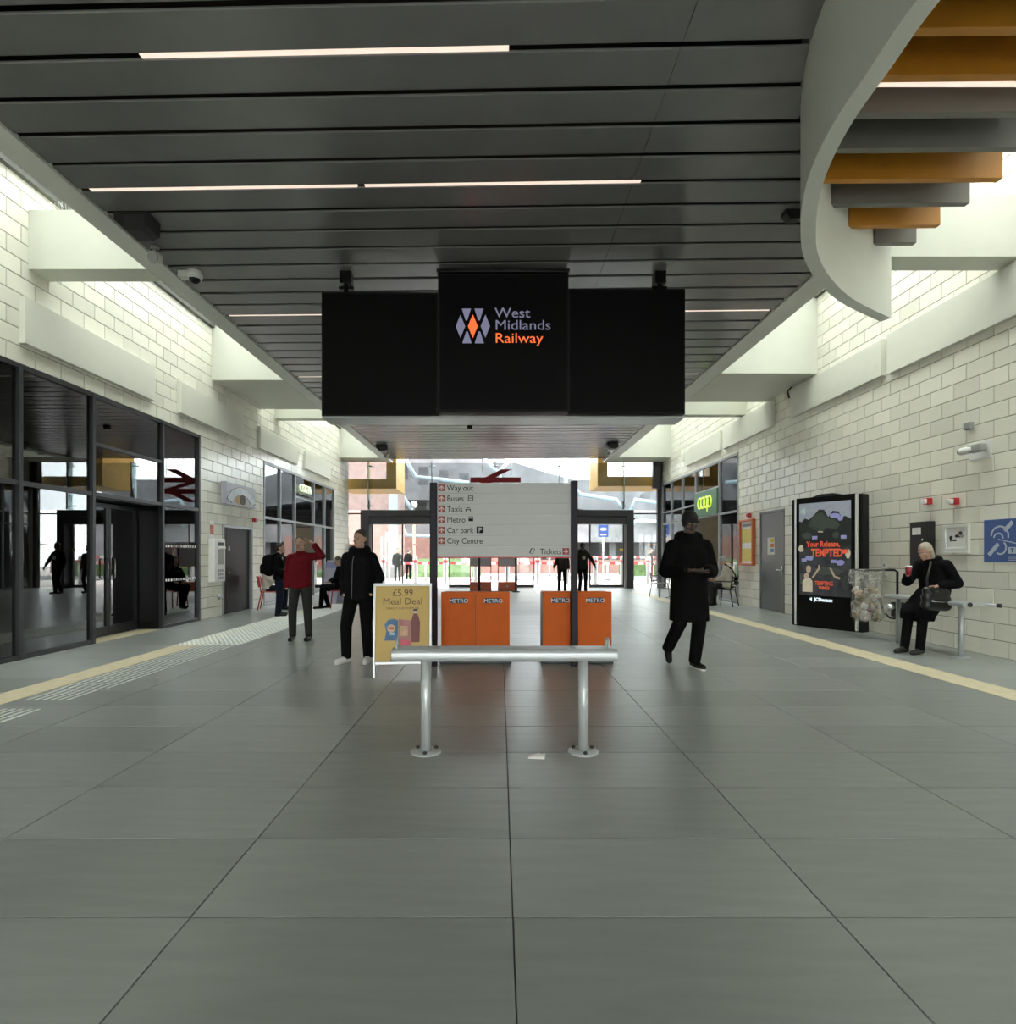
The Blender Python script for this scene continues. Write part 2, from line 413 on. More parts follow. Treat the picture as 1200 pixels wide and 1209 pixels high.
# linear lamps recessed in the gaps between slats
lamp_n = 0
def lamp(x0, x1, k, lab):
    y = G0 + PITCH*k
    mb = MB(); w = 0.021
    mb.hexa([(x0, y+SLOPE*x0-w, ZC+0.004), (x1, y+SLOPE*x1-w, ZC+0.004), (x1, y+SLOPE*x1+w, ZC+0.004), (x0, y+SLOPE*x0+w, ZC+0.004),
             (x0, y+SLOPE*x0-w, ZC+0.045), (x1, y+SLOPE*x1-w, ZC+0.045), (x1, y+SLOPE*x1+w, ZC+0.045), (x0, y+SLOPE*x0+w, ZC+0.045)])
    o = mb.build('strip_light', M_lamp); tag(o, lab, 'light', 'linear ceiling lights between the slats')
lamp(-2.74, 0.07, 0, 'slim linear ceiling light nearest the camera, single long bar')
lamp(-4.27, -1.47, 4, 'left of two end-to-end linear ceiling lights, reaching the white ceiling edge')
lamp(-1.39, 1.44, 4, 'right of two end-to-end linear ceiling lights, ahead of the black screens')
lamp(-4.3, -1.5, 12, 'linear ceiling light left of the hanging black screens')
lamp(1.5, 4.2, 12, 'linear ceiling light right of the hanging black screens')
lamp(-4.3, -1.5, 20, 'small linear ceiling light beyond the left hanging screen')
lamp(1.5, 4.2, 20, 'linear ceiling light beyond the right hanging screen')
# fascia edges
fm = MB().box(CL1, CL0, YBACK, YEND, 5.13, 6.4).build('trim_1', M_fascia); struct(fm)
fm = MB().box(CR1, CR0, 7.02, YEND, 5.13, RT + 0.03).build('trim_2', M_fascia); struct(fm)
# cross beams and bulkheads of the rooflights (left, right)
def bulk(xa, xb, ya, yb, z0, z1):
    o = MB().box(xa, xb, ya, yb, z0, z1).build('trim_3', M_white); return struct(o)
b1 = bulk(XL - 0.02, CL1 + 0.01, 7.58, 7.93, 5.12, 5.90)
bulk(XL - 0.02, CL1 + 0.01, 12.4, 14.9, 5.125, 6.42)
bulk(XL - 0.02, CL1 + 0.01, 15.87, 16.17, 5.12, 5.9)
bulk(XL - 0.02, CL1 + 0.01, 22.3, 23.55, 5.125, 6.42)
bulk(XL - 0.02, CL1 + 0.01, 1.5, 1.85, 5.12, 5.9)
b2 = bulk(CR0 - 0.01, XR + 0.02, 7.26, 7.62, 5.12, 5.90)
bulk(CR0 - 0.01, XR + 0.02, 11.95, 14.2, 5.125, RT + 0.03)
bulk(CR0 - 0.01, XR + 0.02, 15.45, 15.75, 5.12, 5.9)
bulk(CR0 - 0.01, XR + 0.02, 22.2, 23.55, 5.125, RT + 0.03)
bulk(CR0 + 0.3, XR + 0.02, 1.2, 1.55, 5.12, 5.9)
# bird spikes along the tops of the near beams
M_spike = mat('spike_plastic', (0.75, 0.76, 0.72), 0.4)
for (x0, x1, yy, par) in ((XL + 0.05, CL1 - 0.05, 7.62, b1), (CR0 + 0.2, XR - 0.05, 7.3, b2)):
    mb = MB(); x = x0
    while x < x1:
        a = random.uniform(-0.04, 0.04); mb.tube([(x, yy, 5.9), (x + a, yy - random.uniform(0, .05), 5.9 + random.uniform(.09, .13))], 0.0022, 4)
        x += 0.022
    o = mb.build('bird_spikes', M_spike, par); o['kind'] = 'stuff'
# brush-like cables on the far bulkhead soffits
MB().tube([(XL + 0.09, 12.5, 5.11), (XL + 0.09, 14.8, 5.11)], 0.02, 8).build('conduit', M_panel, wall_l)
MB().tube([(XR - 0.05, 12.9, 5.12), (XR - 0.16, 12.88, 5.02), (XR - 0.12, 12.88, 4.86)], 0.02, 8).build('loose_cable', M_dark, wall_r)

# ---- curved white drum with coloured baffles at the upper right
ZB = 4.21
def spline(pts, n):
    out = []
    for i in range(len(pts)-1):
        p0 = Vector(pts[max(i-1, 0)]); p1 = Vector(pts[i]); p2 = Vector(pts[i+1]); p3 = Vector(pts[min(i+2, len(pts)-1)])
        for k in range(n):
            t = k/n; out.append(0.5*((2*p1) + (p2-p0)*t + (2*p0-5*p1+4*p2-p3)*t*t + (3*p1-p0-3*p2+p3)*t**3))
    out.append(Vector(pts[-1])); return out
cv = spline(RING, 6); inner = []
for i, p in enumerate(cv):
    d = (cv[min(i+1, len(cv)-1)] - cv[max(i-1, 0)]).normalized(); inner.append(p + Vector((d.y, -d.x))*0.12)
drum = thing('curved_drum', 'white curved ceiling drum with orange and grey baffles inside at upper right', 'ceiling feature', (3.4, 5.0, ZB))
mb = MB(); n = len(cv); vs = []
for z in (0.0, 5.56 - ZB):
    vs += [(p.x-3.4, p.y-5.0, z) for p in cv] + [(p.x-3.4, p.y-5.0, z) for p in inner]
fs = []
for i in range(n-1):
    fs += [(i, i+1, n+i+1, n+i), (2*n+i, 3*n+i, 3*n+i+1, 2*n+i+1), (i, 2*n+i, 2*n+i+1, i+1), (n+i, n+i+1, 3*n+i+1, 3*n+i)]
fs += [(0, n, 3*n, 2*n), (n-1, 3*n-1, 4*n-1, 2*n-1)]
mb.add(vs, fs, 0, False)
# the drum's free end is only as tall as the ceiling
dr = mb.build('drum_wall', M_fascia, drum)
for p in dr.data.polygons: p.use_smooth = False
bf = [(3.55, 1), (3.943, 0), (4.334, 0), (4.707, 1), (5.118, 1), (5.544, 0), (5.932, 1), (6.328, 0), (6.689, 1)]
inn_y = sorted([(p.y, p.x) for p in inner])
def inner_x(y):
    for (ya, xa), (yb, xb) in zip(inn_y, inn_y[1:]):
        if ya <= y <= yb: return xa + (xb-xa)*(y-ya)/max(yb-ya, 1e-6)
    return 4.3
for (yb, c) in bf:
    xa = inner_x(yb + 0.03 + SLOPE*3.5*0) - 0.02; xb = 4.84
    m = MB(); y_ = lambda x: yb - 0.012*(x - 4.0)
    m.hexa([(xa-3.4, y_(xa)-5, 4.98-ZB), (xb-3.4, y_(xb)-5, 4.98-ZB), (xb-3.4, y_(xb)-4.93, 4.98-ZB), (xa-3.4, y_(xa)-4.93, 4.98-ZB),
            (xa-3.4, y_(xa)-5, 5.62-ZB), (xb-3.4, y_(xb)-5, 5.62-ZB), (xb-3.4, y_(xb)-4.93, 5.62-ZB), (xa-3.4, y_(xa)-4.93, 5.62-ZB)])
    m.build('baffle', M_grey_baffle if c else M_orange_baffle, drum, 0.004)
o = MB().box(2.45, 4.8, 4.47, 4.52, 5.03, 5.09).build('strip_light', M_lamp)
tag(o, 'linear light between the orange and grey baffles in the curved drum', 'light', 'linear ceiling lights between the slats')

# ---- shop screens
def screen(name, X, rz, xs, zs, m_frame, m_glass, fw=0.05, skip=(), depth=0.09, extra=()):
    root = sroot(name, (X, 0, 0), rz)
    sg = 1 if rz > 0 else -1                                # local x is +Y on the left wall, -Y on the right wall
    def bx(nm, m, y0, y1, z0, z1, d0, d1, bev=0.0):
        a, b = sorted((sg*y0, sg*y1)); return box(nm, m, root, a, b, d0, d1, z0, z1, bev)
    for y in xs: bx('mullion', m_frame, y - fw/2, y + fw/2, 0, zs[-1], -0.02, depth, 0.004)
    for i in range(len(xs)-1):
        ya, yb = xs[i] + fw/2, xs[i+1] - fw/2
        for j, z in enumerate(zs):
            if i in skip and z < 2.0: continue
            zz = min(max(z, fw/2), zs[-1] - fw/2)
            bx('transom', m_frame, ya, yb, zz - fw/2, zz + fw/2, -0.01, depth)
        for j in range(len(zs)-1):
            if i in skip and j == 0: continue
            za, zb = zs[j] + fw/2, zs[j+1] - fw/2
            bx('pane', m_glass, ya, yb, za, zb, 0.03, 0.042)
    return root, bx
mull = [yA0, 4.75, 6.05, YW(23.5), YW(110), YW(192), YW(235)]
w1, bx1 = screen('window_1', XL, PI/2, mull, [0.0, 2.29, GLT], M_dark, M_glass_shop, 0.06, skip=(4,))
ya, yb = mull[4], mull[5]
bx1('transom', M_dark, ya + .03, yb - .03, 3.04, 3.09, -0.01, 0.09)
# recessed entrance doors
bx1('door_reveal', M_black, yb - 0.05, yb - 0.03, 0, 2.26, 0.05, 0.42); bx1('door_reveal', M_black, ya + .03, ya + .05, 0, 2.26, 0.05, 0.42)
bx1('door_soffit', M_black, ya + .05, yb - .05, 2.24, 2.26, 0.05, 0.42)
mid = 9.75
d1 = sroot('door_1', (XL - 0.42, 0, 0), PI/2)
for (p, q, hx) in ((ya + 0.06, mid - .005, mid - 0.09), (mid + .005, yb - 0.06, mid + 0.09)):
    f = 0.055
    lf = MB().box(p, p+f, 0, .05, 0.01, 2.22).box(q-f, q, 0, .05, 0.01, 2.22).box(p+f, q-f, 0, .05, 2.15, 2.22).box(p+f, q-f, 0, .05, 0.01, 0.16).build('door_leaf', M_dark, d1)
    box('pane', M_glass_shop, lf, p+f, q-f, 0.02, 0.03, 0.16, 2.15)
    MB().tube([(hx, -0.01, 0.95), (hx, -0.05, 0.97), (hx, -0.05, 1.28), (hx, -0.01, 1.30)], 0.012, 8).build('handle', M_steel, lf)
# manifestation dots on the shop glass
M_dot = mat('frosted_dot', (0.75, 0.76, 0.76), 0.7)
mb = MB()
for (p, q) in ((mull[5]+.06, mull[6]-.06),):
    for z in (0.86, 1.50):
        y = p
        while y < q - 0.03:
            mb.box(y, y + 0.045, 0.026, 0.029, z, z + 0.045); y += 0.085
mb.build('manifestation_dots', M_dot, w1)['kind'] = 'stuff'

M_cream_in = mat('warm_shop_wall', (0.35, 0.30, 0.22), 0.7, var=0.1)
M_glow = mat('shop_fill_glow', (0.9, 0.9, 0.85), 0.5, emit=(1, 0.95, 0.85), estr=6.0)  # emission for the light panels added in the far shops
# shop interiors behind the glass (dim rooms)
def room(name, x0, x1, y0, y1, z1, m):
    t = 0.1
    mb = MB().box(x0, x0+t, y0, y1, 0, z1) if x0 < 0 else MB().box(x1-t, x1, y0, y1, 0, z1)
    mb.box(x0, x1, y0-t, y0, 0, z1); mb.box(x0, x1, y1, y1+t, 0, z1); mb.box(x0, x1, y0, y1, z1, z1+t)
    mb.box(x0, x1, y0, y1, -0.25, -0.02)
    return struct(mb.build(name, m))
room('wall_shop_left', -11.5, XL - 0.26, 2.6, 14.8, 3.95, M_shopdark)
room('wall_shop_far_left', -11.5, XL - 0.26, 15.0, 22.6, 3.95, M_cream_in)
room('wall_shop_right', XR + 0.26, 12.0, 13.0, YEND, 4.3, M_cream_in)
for i, (x, y) in enumerate(((-8.2, 16.8), (-8.2, 20.0), (8.4, 17.5), (8.4, 20.8))):  # unseen light panels, added to brighten the far shop interiors
    t_ = thing('shop_fill_light', ['near', 'far'][i % 2] + ' unseen square light added inside the ' + ['left', 'right'][i // 2] + ' far shop', 'light', (x, y, 3.9 if x < 0 else 4.25), 0, 'added shop fill lights')
    box('frame', M_dark, t_, -.65, .65, -.65, .65, 0.0, .05); box('fill_panel', M_glow, t_, -.6, .6, -.6, .6, -.01, 0.0)
mullC = [yC0 + .02, YW(331.1), YW(348.5), YW(370.9), YW(383.6), yC1 - .03]
w2, bx2 = screen('window_2', XL, PI/2, mullC, [0.0, 2.35, GLT], M_frame_light, M_glass_lit, 0.06, skip=(2,))
bx2('transom', M_frame_light, mullC[2]+.03, mullC[3]-.03, 3.10, 3.15, -0.01, 0.08)
bx2('door_reveal', M_black, mullC[2]+.03, mullC[3]-.03, 2.26, 2.3, 0.1, 1.2)
mullS = [yS0 + .02, YW(849.5), YW(821.7), YW(806), YW(793), yS1 - .03]
w3, bx3 = screen('window_3', XR, -PI/2, mullS, [0.0, 2.58, GRT], M_frame_light, M_glass_lit, 0.06, skip=(1,))
bx3('transom', M_frame_light, mullS[1]+.03, mullS[2]-.03, 3.38, 3.44, -0.01, 0.09)
for i in (2, 3, 4): bx3('transom', M_frame_light, mullS[i]+.03, mullS[i+1]-.03, 3.02, 3.07, -0.01, 0.09)
# ---- dark door on the left wall, grey door on the right wall
M_doorblack = mat('black_door_paint', (0.006, 0.006, 0.007), 0.35, spec=0.15)
d2 = sroot('door_2', (XL, 0, 0), PI/2)
MB().box(dL0, dL0+.06, -.02, .1, 0, dLz).box(dL1-.06, dL1, -.02, .1, 0, dLz).box(dL0+.06, dL1-.06, -.02, .1, dLz-.06, dLz).build('door_frame', M_frame_light, d2, 0.004)
lf = MB().box(dL0+.06, dL0+.30, .05, .09, 0.01, dLz-.06).build('side_leaf', M_doorblack, d2)
lf = MB().box(dL0+.31, dL1-.06, .05, .09, 0.01, dLz-.06).build('door_leaf', M_doorblack, d2)
MB().lathe([(0.02, 0), (0.028, 0.02), (0.012, 0.05)], (dL0+.37, 0.0, 0.0)).build('door_knob', M_steel, lf, loc=(0, 0.03, 0.95), rot=(PI/2, 0, 0)).location = (0, 0.05, 0.95)
MB().box(dL0+.40, dL0+.46, .045, .05, 1.45, 1.55).build('door_notice', M_panel, lf)
M_greydoor = mat('grey_door_paint', (0.17, 0.175, 0.185), 0.4, var=0.05)
d3 = sroot('door_3', (XR, 0, 0), -PI/2)
MB().box(-dR1, -dR1+.05, -.01, .08, 0, dRz).box(-dR0-.05, -dR0, -.01, .08, 0, dRz).box(-dR1+.05, -dR0-.05, -.01, .08, dRz-.05, dRz).build('door_frame', M_greydoor, d3, 0.004)
lf = MB().box(-dR1+.055, -dR0-.055, .01, .055, 0.01, dRz-.055).build('door_leaf', M_greydoor, d3)
MB().tube([(-dR0-.13, 0.01, 1.0), (-dR0-.13, -0.06, 1.0), (-dR0-.27, -0.065, 1.0)], 0.012, 8).box(-dR0-.155, -dR0-.105, -.002, .01, .9, 1.1).build('door_handle', M_steel, lf)
for z in (0.3, 1.15, 2.1): MB().tube([(-dR1+.05, -.012, z-.06), (-dR1+.05, -.012, z+.06)], 0.012, 8).build('hinge', M_steel, lf)
sn = box('safety_notice', M_panel, lf, -dR1+.42, -dR1+.78, -.004, .01, 1.36, 1.78)
for i, c in enumerate([(0.75, 0.5, 0.03), (0.75, 0.2, 0.05), (0.15, 0.25, 0.45)]):
    box('notice_block', mat('notice_%d' % i, c), sn, -dR1+.58, -dR1+.75, -.006, -.003, 1.66-.12*i, 1.75-.12*i)
# ================================================================ FAR ENTRANCE (glass front, dark door portal)
YF = YEND
ent = sroot('window_4', (0, YF, 0))
def eb(nm, m, x0, x1, z0, z1, y0=-0.06, y1=0.08, bev=0.0): return box(nm, m, ent, x0, x1, y0, y1, z0, z1, bev)
pxX = lambda px: (px - VX) * YF / FPX
pl0, pl1, pr0, pr1 = pxX(428), pxX(438), pxX(738), pxX(746.5)
eb('portal_post', M_dark, pl0, pl1, 0, 3.17, -0.35, 0.25, 0.01); eb('portal_post', M_dark, pr0, pr1, 0, 3.17, -0.35, 0.25, 0.01)
eb('portal_lintel', M_dark, pl1, pr0, 2.92, 3.17, -0.35, 0.25, 0.01); eb('door_track', M_dark, pl1, pr0, 2.60, 2.90, -0.28, 0.2, 0.01)
eb('mullion', M_dark, XL - 0.02, pxX(405), 0, 5.13, -0.1, 0.1); eb('mullion', M_dark, pxX(776), XR + 0.02, 0, 5.13, -0.1, 0.1)
eb('service_box', M_dark, pxX(397), pxX(408), 4.12, 5.12, -0.35, -0.1, 0.01); eb('service_box', M_dark, pxX(769), pxX(778), 4.05, 5.12, -0.35, -0.1, 0.01)
eb('transom', M_dark, pxX(405), pl0, 3.02, 3.07); eb('transom', M_dark, pr1, pxX(776), 3.02, 3.07)
finx = [pxX(p) for p in (437, 511, 585, 660, 735)]
M_fin = glass('glass_fin', (0.72, 0.85, 0.84), 1.5, 1.5)
xs_ = [pxX(405)] + finx + [pxX(776)]
for a, b in zip(xs_, xs_[1:]): eb('pane', M_glass_solar, a + .01, b - .01, 3.19, 5.12, 0.0, 0.012)
eb('pane', M_glass_clear, pxX(405), pl0, 0.03, 3.02, 0.0, 0.012); eb('pane', M_glass_clear, pr1, pxX(776), 0.03, 3.02, 0.0, 0.012)
for x in finx:
    eb('glass_fin', M_fin, x - 0.02, x + 0.02, 3.19, 5.12, -0.35, -0.02)
    for z in (3.35, 4.98):
        MB().tube([(x-.12, -.02, z), (x, -.1, z), (x+.12, -.02, z)], 0.025, 6).build('spider_fitting', M_steel, ent)
    MB().box(x-.012, x+.012, -.36, -.33, 3.19, 5.12).build('fin_edge', mat('fin_edge_green', (0.30, 0.42, 0.42), 0.2), ent)
# sliding door leaves and the fixed middle screen
d4 = sroot('door_4', (0, YF, 0))
def leaf(x0, x1, y=0.0, f=0.07, rail=0.12):
    lf = MB().box(x0, x0+f, y-.03, y+.03, 0.01, 2.6).box(x1-f, x1, y-.03, y+.03, 0.01, 2.6).box(x0+f, x1-f, y-.03, y+.03, 0.01, 0.01+rail).build('door_leaf', M_dark, d4)
    box('pane', M_glass_clear, lf, x0+f, x1-f, y-.006, y+.006, 0.13, 2.6)
    return lf
leaf(pl1 + .02, pxX(476), 0.05, 0.05); lfr = leaf(pxX(696), pr0 - .02, 0.05, 0.06)
leaf(pxX(530), pxX(565), 0.05, 0.03); leaf(pxX(598), pxX(631), 0.05, 0.03)
box('yellow_sticker', mat('yellow_sticker', (0.75, 0.5, 0.05)), lfr, pxX(732), pxX(736), 0.0, .015, 1.5, 1.62)
for (px_, a, b) in ((404, 0.8, 1.75), (757, 1.2, 1.75)):
    box('orange_poster', mat('orange_poster', (0.75, 0.25, 0.06), var=0.3, vscale=5), ent, pxX(px_)+.3, pxX(px_) + .62, 0.014, .02, a+.55, b+.05)
box('white_poster', M_panel, ent, pxX(401)+.12, pxX(401)+.4, 0.014, .02, 1.2, 2.1)

# red double-arrow emblem on the glass above the doors
M_redsign = mat('red_sign', (0.42, 0.015, 0.02), 0.45)
aw = thing('rail_emblem_sign', 'red double-arrow rail emblem sign above the entrance, behind the direction board', 'sign', ((585-VX)*22.3/FPX, 22.3, 3.55))
sc = 22.3/FPX
def e(px_, py_): return ((px_ - 585)*sc, (EYE - (py_ - VY)*sc) - 3.55)
h = 0.055
def seg(p, q, w):
    p, q = Vector(p), Vector(q); d = (q-p).normalized(); n_ = Vector((-d.y, d.x))*w/2
    return [tuple(p+n_), tuple(q+n_), tuple(q-n_), tuple(p-n_)]
mb = MB(); w_ = 0.19
mb.prism([e(555.5, 563.5), e(615, 563.5), e(615, 569.5), e(555.5, 569.5)], 0, .06)
mb.prism([e(555.5, 577), e(615, 577), e(615, 583), e(555.5, 583)], 0.0, .06)
mb.prism([e(592, 554), e(604, 554), e(583, 564.5), e(571, 564.5)], 0.001, .059)
mb.prism([e(565, 569), e(578, 569), e(606, 577.5), e(593, 577.5)], 0.001, .059)
mb.prism([e(588, 582.5), e(600, 582.5), e(579, 593), e(567, 593)], 0.001, .059)
mb.build('double_arrow', M_redsign, aw)
MB().tube([(-0.5, .03, 1.05-.0), (-0.5, .03, 1.58)], 0.012, 6).build('hanger', M_steel, aw); MB().tube([(.62, .03, 0.9), (.62, .03, 1.58)], 0.012, 6).build('hanger', M_steel, aw)
M_yellow = mat('yellow_cladding', (0.34, 0.19, 0.018), 0.4, var=0.05)
for (xa, xb, v0, v1, z0, lab) in ((-6.7, -4.3, -4.72, -4.3, 4.11, 'yellow box frame outside the glass, left of the entrance'), (4.09, 6.9, 4.09, 4.52, 4.22, 'yellow box frame outside the glass, right of the entrance')):
    t = thing('cladding_frame', lab, 'cladding frame', ((v0+v1)/2, 24.0, z0), 0, 'yellow frames outside the entrance'); cx = (v0+v1)/2
    box('frame_sill', M_yellow, t, xa-cx, xb-cx, 0, 2.1, 0, 0.41, 0.01)
    box('frame_jamb', M_yellow, t, v0-cx, v1-cx, 0.0, 2.1, 0.41, 2.0, 0.01)
    oth = xa if v0 > xa + 1 else xb
    box('frame_head', M_yellow, t, xa-cx, xb-cx, -.44, 2.1, 2.0, 2.4)

# ================================================================ OUTSIDE
M_pave = mat('pale_paving', (0.46, 0.41, 0.395), 0.8, var=0.1, vscale=0.5)
M_conc = mat('weathered_concrete', (0.125, 0.125, 0.13), 0.85, var=0.35, vscale=0.8, bump=0.2, bscale=5)
M_redbrick = mat('pink_brick', (0.19, 0.125, 0.11), 0.85, var=0.25, vscale=3.0, bump=0.2, bscale=12)
M_pipe = mat('light_blue_rail', (0.24, 0.32, 0.36), 0.4)
M_asph = mat('asphalt', (0.09, 0.09, 0.095), 0.85, var=0.1)
M_grass = mat('verge_grass', (0.05, 0.085, 0.025), 0.9, var=0.4, vscale=4)
M_wglass = mat('dark_window', (0.05, 0.06, 0.075), 0.1)
struct(MB().box(-40, 40, YF + 0.3, 90, -0.3, -0.004).build('ground_forecourt', M_pave))
struct(MB().box(-1, 40, 31, 36.8, -0.004, 0.012).build('ground_road', M_asph))
vg = MB().hexa([(-5.6, 34.5, 0), (-1.2, 34.5, 0), (-1.2, 38.5, 0), (-5.6, 38.5, 0), (-5.4, 34.7, .3), (-1.4, 34.7, .3), (-1.4, 38.5, 1.1), (-5.4, 38.5, 1.1)]).build('grass_verge', M_grass); tag(vg, 'sloping green grass verge beyond the bollards on the left', 'grass', kind='stuff')
vg = MB().box(8, 15, 37.2, 38.6, 0, 0.9).build('hedge', M_grass); tag(vg, 'low green hedge beyond the road at right', 'hedge', kind='stuff')
# brick building
bb = thing('brick_building', 'pinkish brick building outside the entrance on the left', 'building', (-12, 34, 0))
box('wall', M_redbrick, bb, -8, 5.9, 0, 3, 0, 14); box('cladding_strip', mat('pale_strip', (0.2, 0.22, 0.23)), bb, 5.45, 5.95, -.05, 0.3, 0, 14)
box('plinth', mat('grey_plinth', (0.13, 0.12, 0.12)), bb, -8, 5.92, -.08, 0, 0, 0.6)
for i in range(3):
    f = box('window', M_dark, bb, -5+3*i, -3.6+3*i, -.06, 0.02, 7, 9); box('pane', M_wglass, f, -4.92+3*i, -3.68+3*i, -.07, -.055, 7.08, 8.92)
# concrete ramp building with blue rails
cb = thing('concrete_ramp', 'grey concrete multi-level ramp structure with pale blue rails outside', 'building', (6, 44, 0))
def cp(px_, py_, Y=42.0): v = P(px_, py_, Y); return (v.x - 6, v.z)
mb = MB(); mb.prism([cp(466, 520), cp(560, 530), cp(640, 556), cp(700, 572), cp(820, 606), cp(820, 624), cp(700, 603), cp(600, 590), cp(466, 590)], -2.0, 3)
mb.build('upper_parapet', M_conc, cb)
mb = MB(); mb.prism([cp(466, 600), cp(700, 612), cp(830, 622), cp(830, 640), cp(466, 640)], -1.6, 3); mb.build('lower_deck', M_conc, cb)
box('inner_wall', M_conc, cb, -14, 14, 3, 4, 0, 7.5)
for px_ in (505, 560, 615, 672, 728, 770):
    x, z = cp(px_, 640); box('column', M_conc, cb, x-.25, x+.25, -.6, 0.6, 0, 6)
for px_, pyt in ((476, 541), (500, 548), (524, 552), (548, 556)):
    x, z = cp(px_, pyt + 8); box('parapet_stain', mat('dark_stain', (0.05, 0.05, 0.055), var=0.5, vscale=1.5), cb, x-.35, x+.35, -2.02, -1.99, z-1.0, z+.3)
def rail(pts, Y=39.0):
    MB().tube([P(a, b, Y) - Vector((6, 44, 0)) for a, b in pts], 0.13, 8).build('blue_rail', M_pipe, cb)
rail([(478, 540), (491, 563), (520, 566), (554, 570)]); rail([(474, 583), (488, 604), (512, 605), (560, 607)]); rail([(470, 612), (480, 632), (510, 633), (540, 634)])
rail([(678, 575), (686, 584), (728, 590), (734, 600)]); rail([(744, 604), (750, 590), (780, 594)]); rail([(745, 622), (751, 615), (780, 616)])
rail([(570, 540), (590, 560), (592, 575)]); rail([(600, 546), (585, 562)]); rail([(668, 552), (668, 590)])
rl = box('red_wall', mat('red_brick_low', (0.16, 0.085, 0.07), var=0.2, vscale=2), cb, -14.5, -3.0, -2.6, -2.3, 0, 2.7)
rl = box('red_wall', mat('red_brick_low', (0.16, 0.085, 0.07), var=0.2, vscale=2), cb, -3.0, 14, -2.4, -2.2, 0, 1.0)
# bollards
M_boll = mat('pale_bollard', (0.30, 0.30, 0.30), 0.35); M_redband = mat('red_band', (0.30, 0.03, 0.03), 0.5)
bproto = None
names10 = ['leftmost', 'second', 'third', 'fourth', 'fifth', 'sixth', 'seventh', 'eighth', 'ninth', 'rightmost']
for i, px_ in enumerate((453, 490.5, 526, 562, 599, 635, 670, 703, 735, 766)):
    loc = ((px_ - VX)*26.6/FPX, 26.6, -0.004)
    lab = names10[i] + (' of the ten pale bollards in a row outside' if i in (0, 9) else ' from the left of the ten pale bollards outside')
    if bproto is None:
        bproto = thing('bollard', lab, 'bollard', loc, 0, 'bollards outside the entrance')
        MB().lathe([(0.13, 0), (0.11, 0.03), (0.11, 1.1), (0.10, 1.24), (0.06, 1.3), (0.01, 1.32)]).build('post', M_boll, bproto)
        MB().lathe([(0.113, 1.0), (0.116, 1.02), (0.116, 1.1), (0.113, 1.12)]).build('band', M_redband, bproto)
    else:
        o = copy_tree(bproto); o.location = loc; o['label'] = lab
# red and white barriers along the road
M_barw = mat('barrier_white', (0.4, 0.4, 0.4), 0.5)
for (x0, x1, Y, z, lab) in ((-6.5, 9.5, 30.4, 0.92, 'long low red and white barrier rail along the near kerb outside'), (3.0, 13.5, 36.9, 1.2, 'red and white barrier rail on the far side of the road')):
    t = thing('road_barrier', lab, 'barrier', (x0, Y, 0)); n_ = int((x1-x0)/0.3)
    ra = MB(); rb = MB()
    for i in range(n_): (ra if i % 2 else rb).box(i*.3, i*.3+.3, -.03, .03, z-.07, z+.07)
    ra.build('red_bands', M_redband, t)['kind'] = 'stuff'; rb.build('white_bands', M_barw, t)['kind'] = 'stuff'
    for x in np.arange(0.2, x1-x0, 2.4): box('barrier_post', M_barw, t, float(x)-.04, float(x)+.04, -.03, .03, 0, z-.07)
    for x in np.arange(0.2, x1-x0, 2.4): box('barrier_foot', M_dark, t, float(x)-.1, float(x)+.1, -.25, .25, 0, .05)
# signs and lamp posts
def post_sign(px_, pyt, pyb, w, Y, m, lab, txt=None):
    X = (px_-VX)*Y/FPX; zt, zb = EYE-(pyt-VY)*Y/FPX, EYE-(pyb-VY)*Y/FPX
    t = thing('post_sign', lab, 'sign', (X, Y, -0.004)); MB().tube([(0, .04, 0), (0, .04, zt-.05)], 0.035, 8).build('post', M_steel, t)
    box('sign_plate', m, t, -w/2, w/2, -.02, .0, zb, zt, 0.004)
    return t, zt, zb
M_bluesign = mat('blue_sign', (0.03, 0.07, 0.26), 0.4)
t, zt, zb = post_sign(712.5, 618, 634, 0.5, 28.5, M_bluesign, 'blue bus sign on a post outside the right doors')
mb = MB().prism(ngon(0, zt-.28, .17, .08), -.026, -.022); mb.build('sign_symbol', M_barw, t); MB().box(-.15, .15, -.026, -.022, zb+.08, zb+.14).build('sign_symbol', M_barw, t)
post_sign(459.5, 628, 640, 0.3, 28.5, M_barw, 'small white notice on a post outside the left doors')
t = thing('lamp_post', 'slim orange pole outside beyond the left doors', 'pole', ((489.5-VX)*33/FPX, 33, -0.004)); MB().lathe([(0.12, 0), (0.1, .1), (0.06, .2), (0.05, 3.6), (0.06, 3.62), (0.01, 3.7)], n=10).build('pole', mat('orange_pole', (0.6, 0.2, 0.1)), t); MB().lathe([(0.09, 1.9), (0.09, 2.0)], n=10).build('band', M_redband, t)
t = thing('globe_lamp', 'white globe street lamp in front of the concrete ramp', 'street lamp', ((488.5-VX)*36/FPX, 36, -0.004)); MB().lathe([(0.1, 0), (0.07, .3), (0.05, 4.3)], n=10).build('pole', M_steel, t); MB().ell((0, 0, 4.5), (.24, .24, .24)).build('globe', M_barw, t)
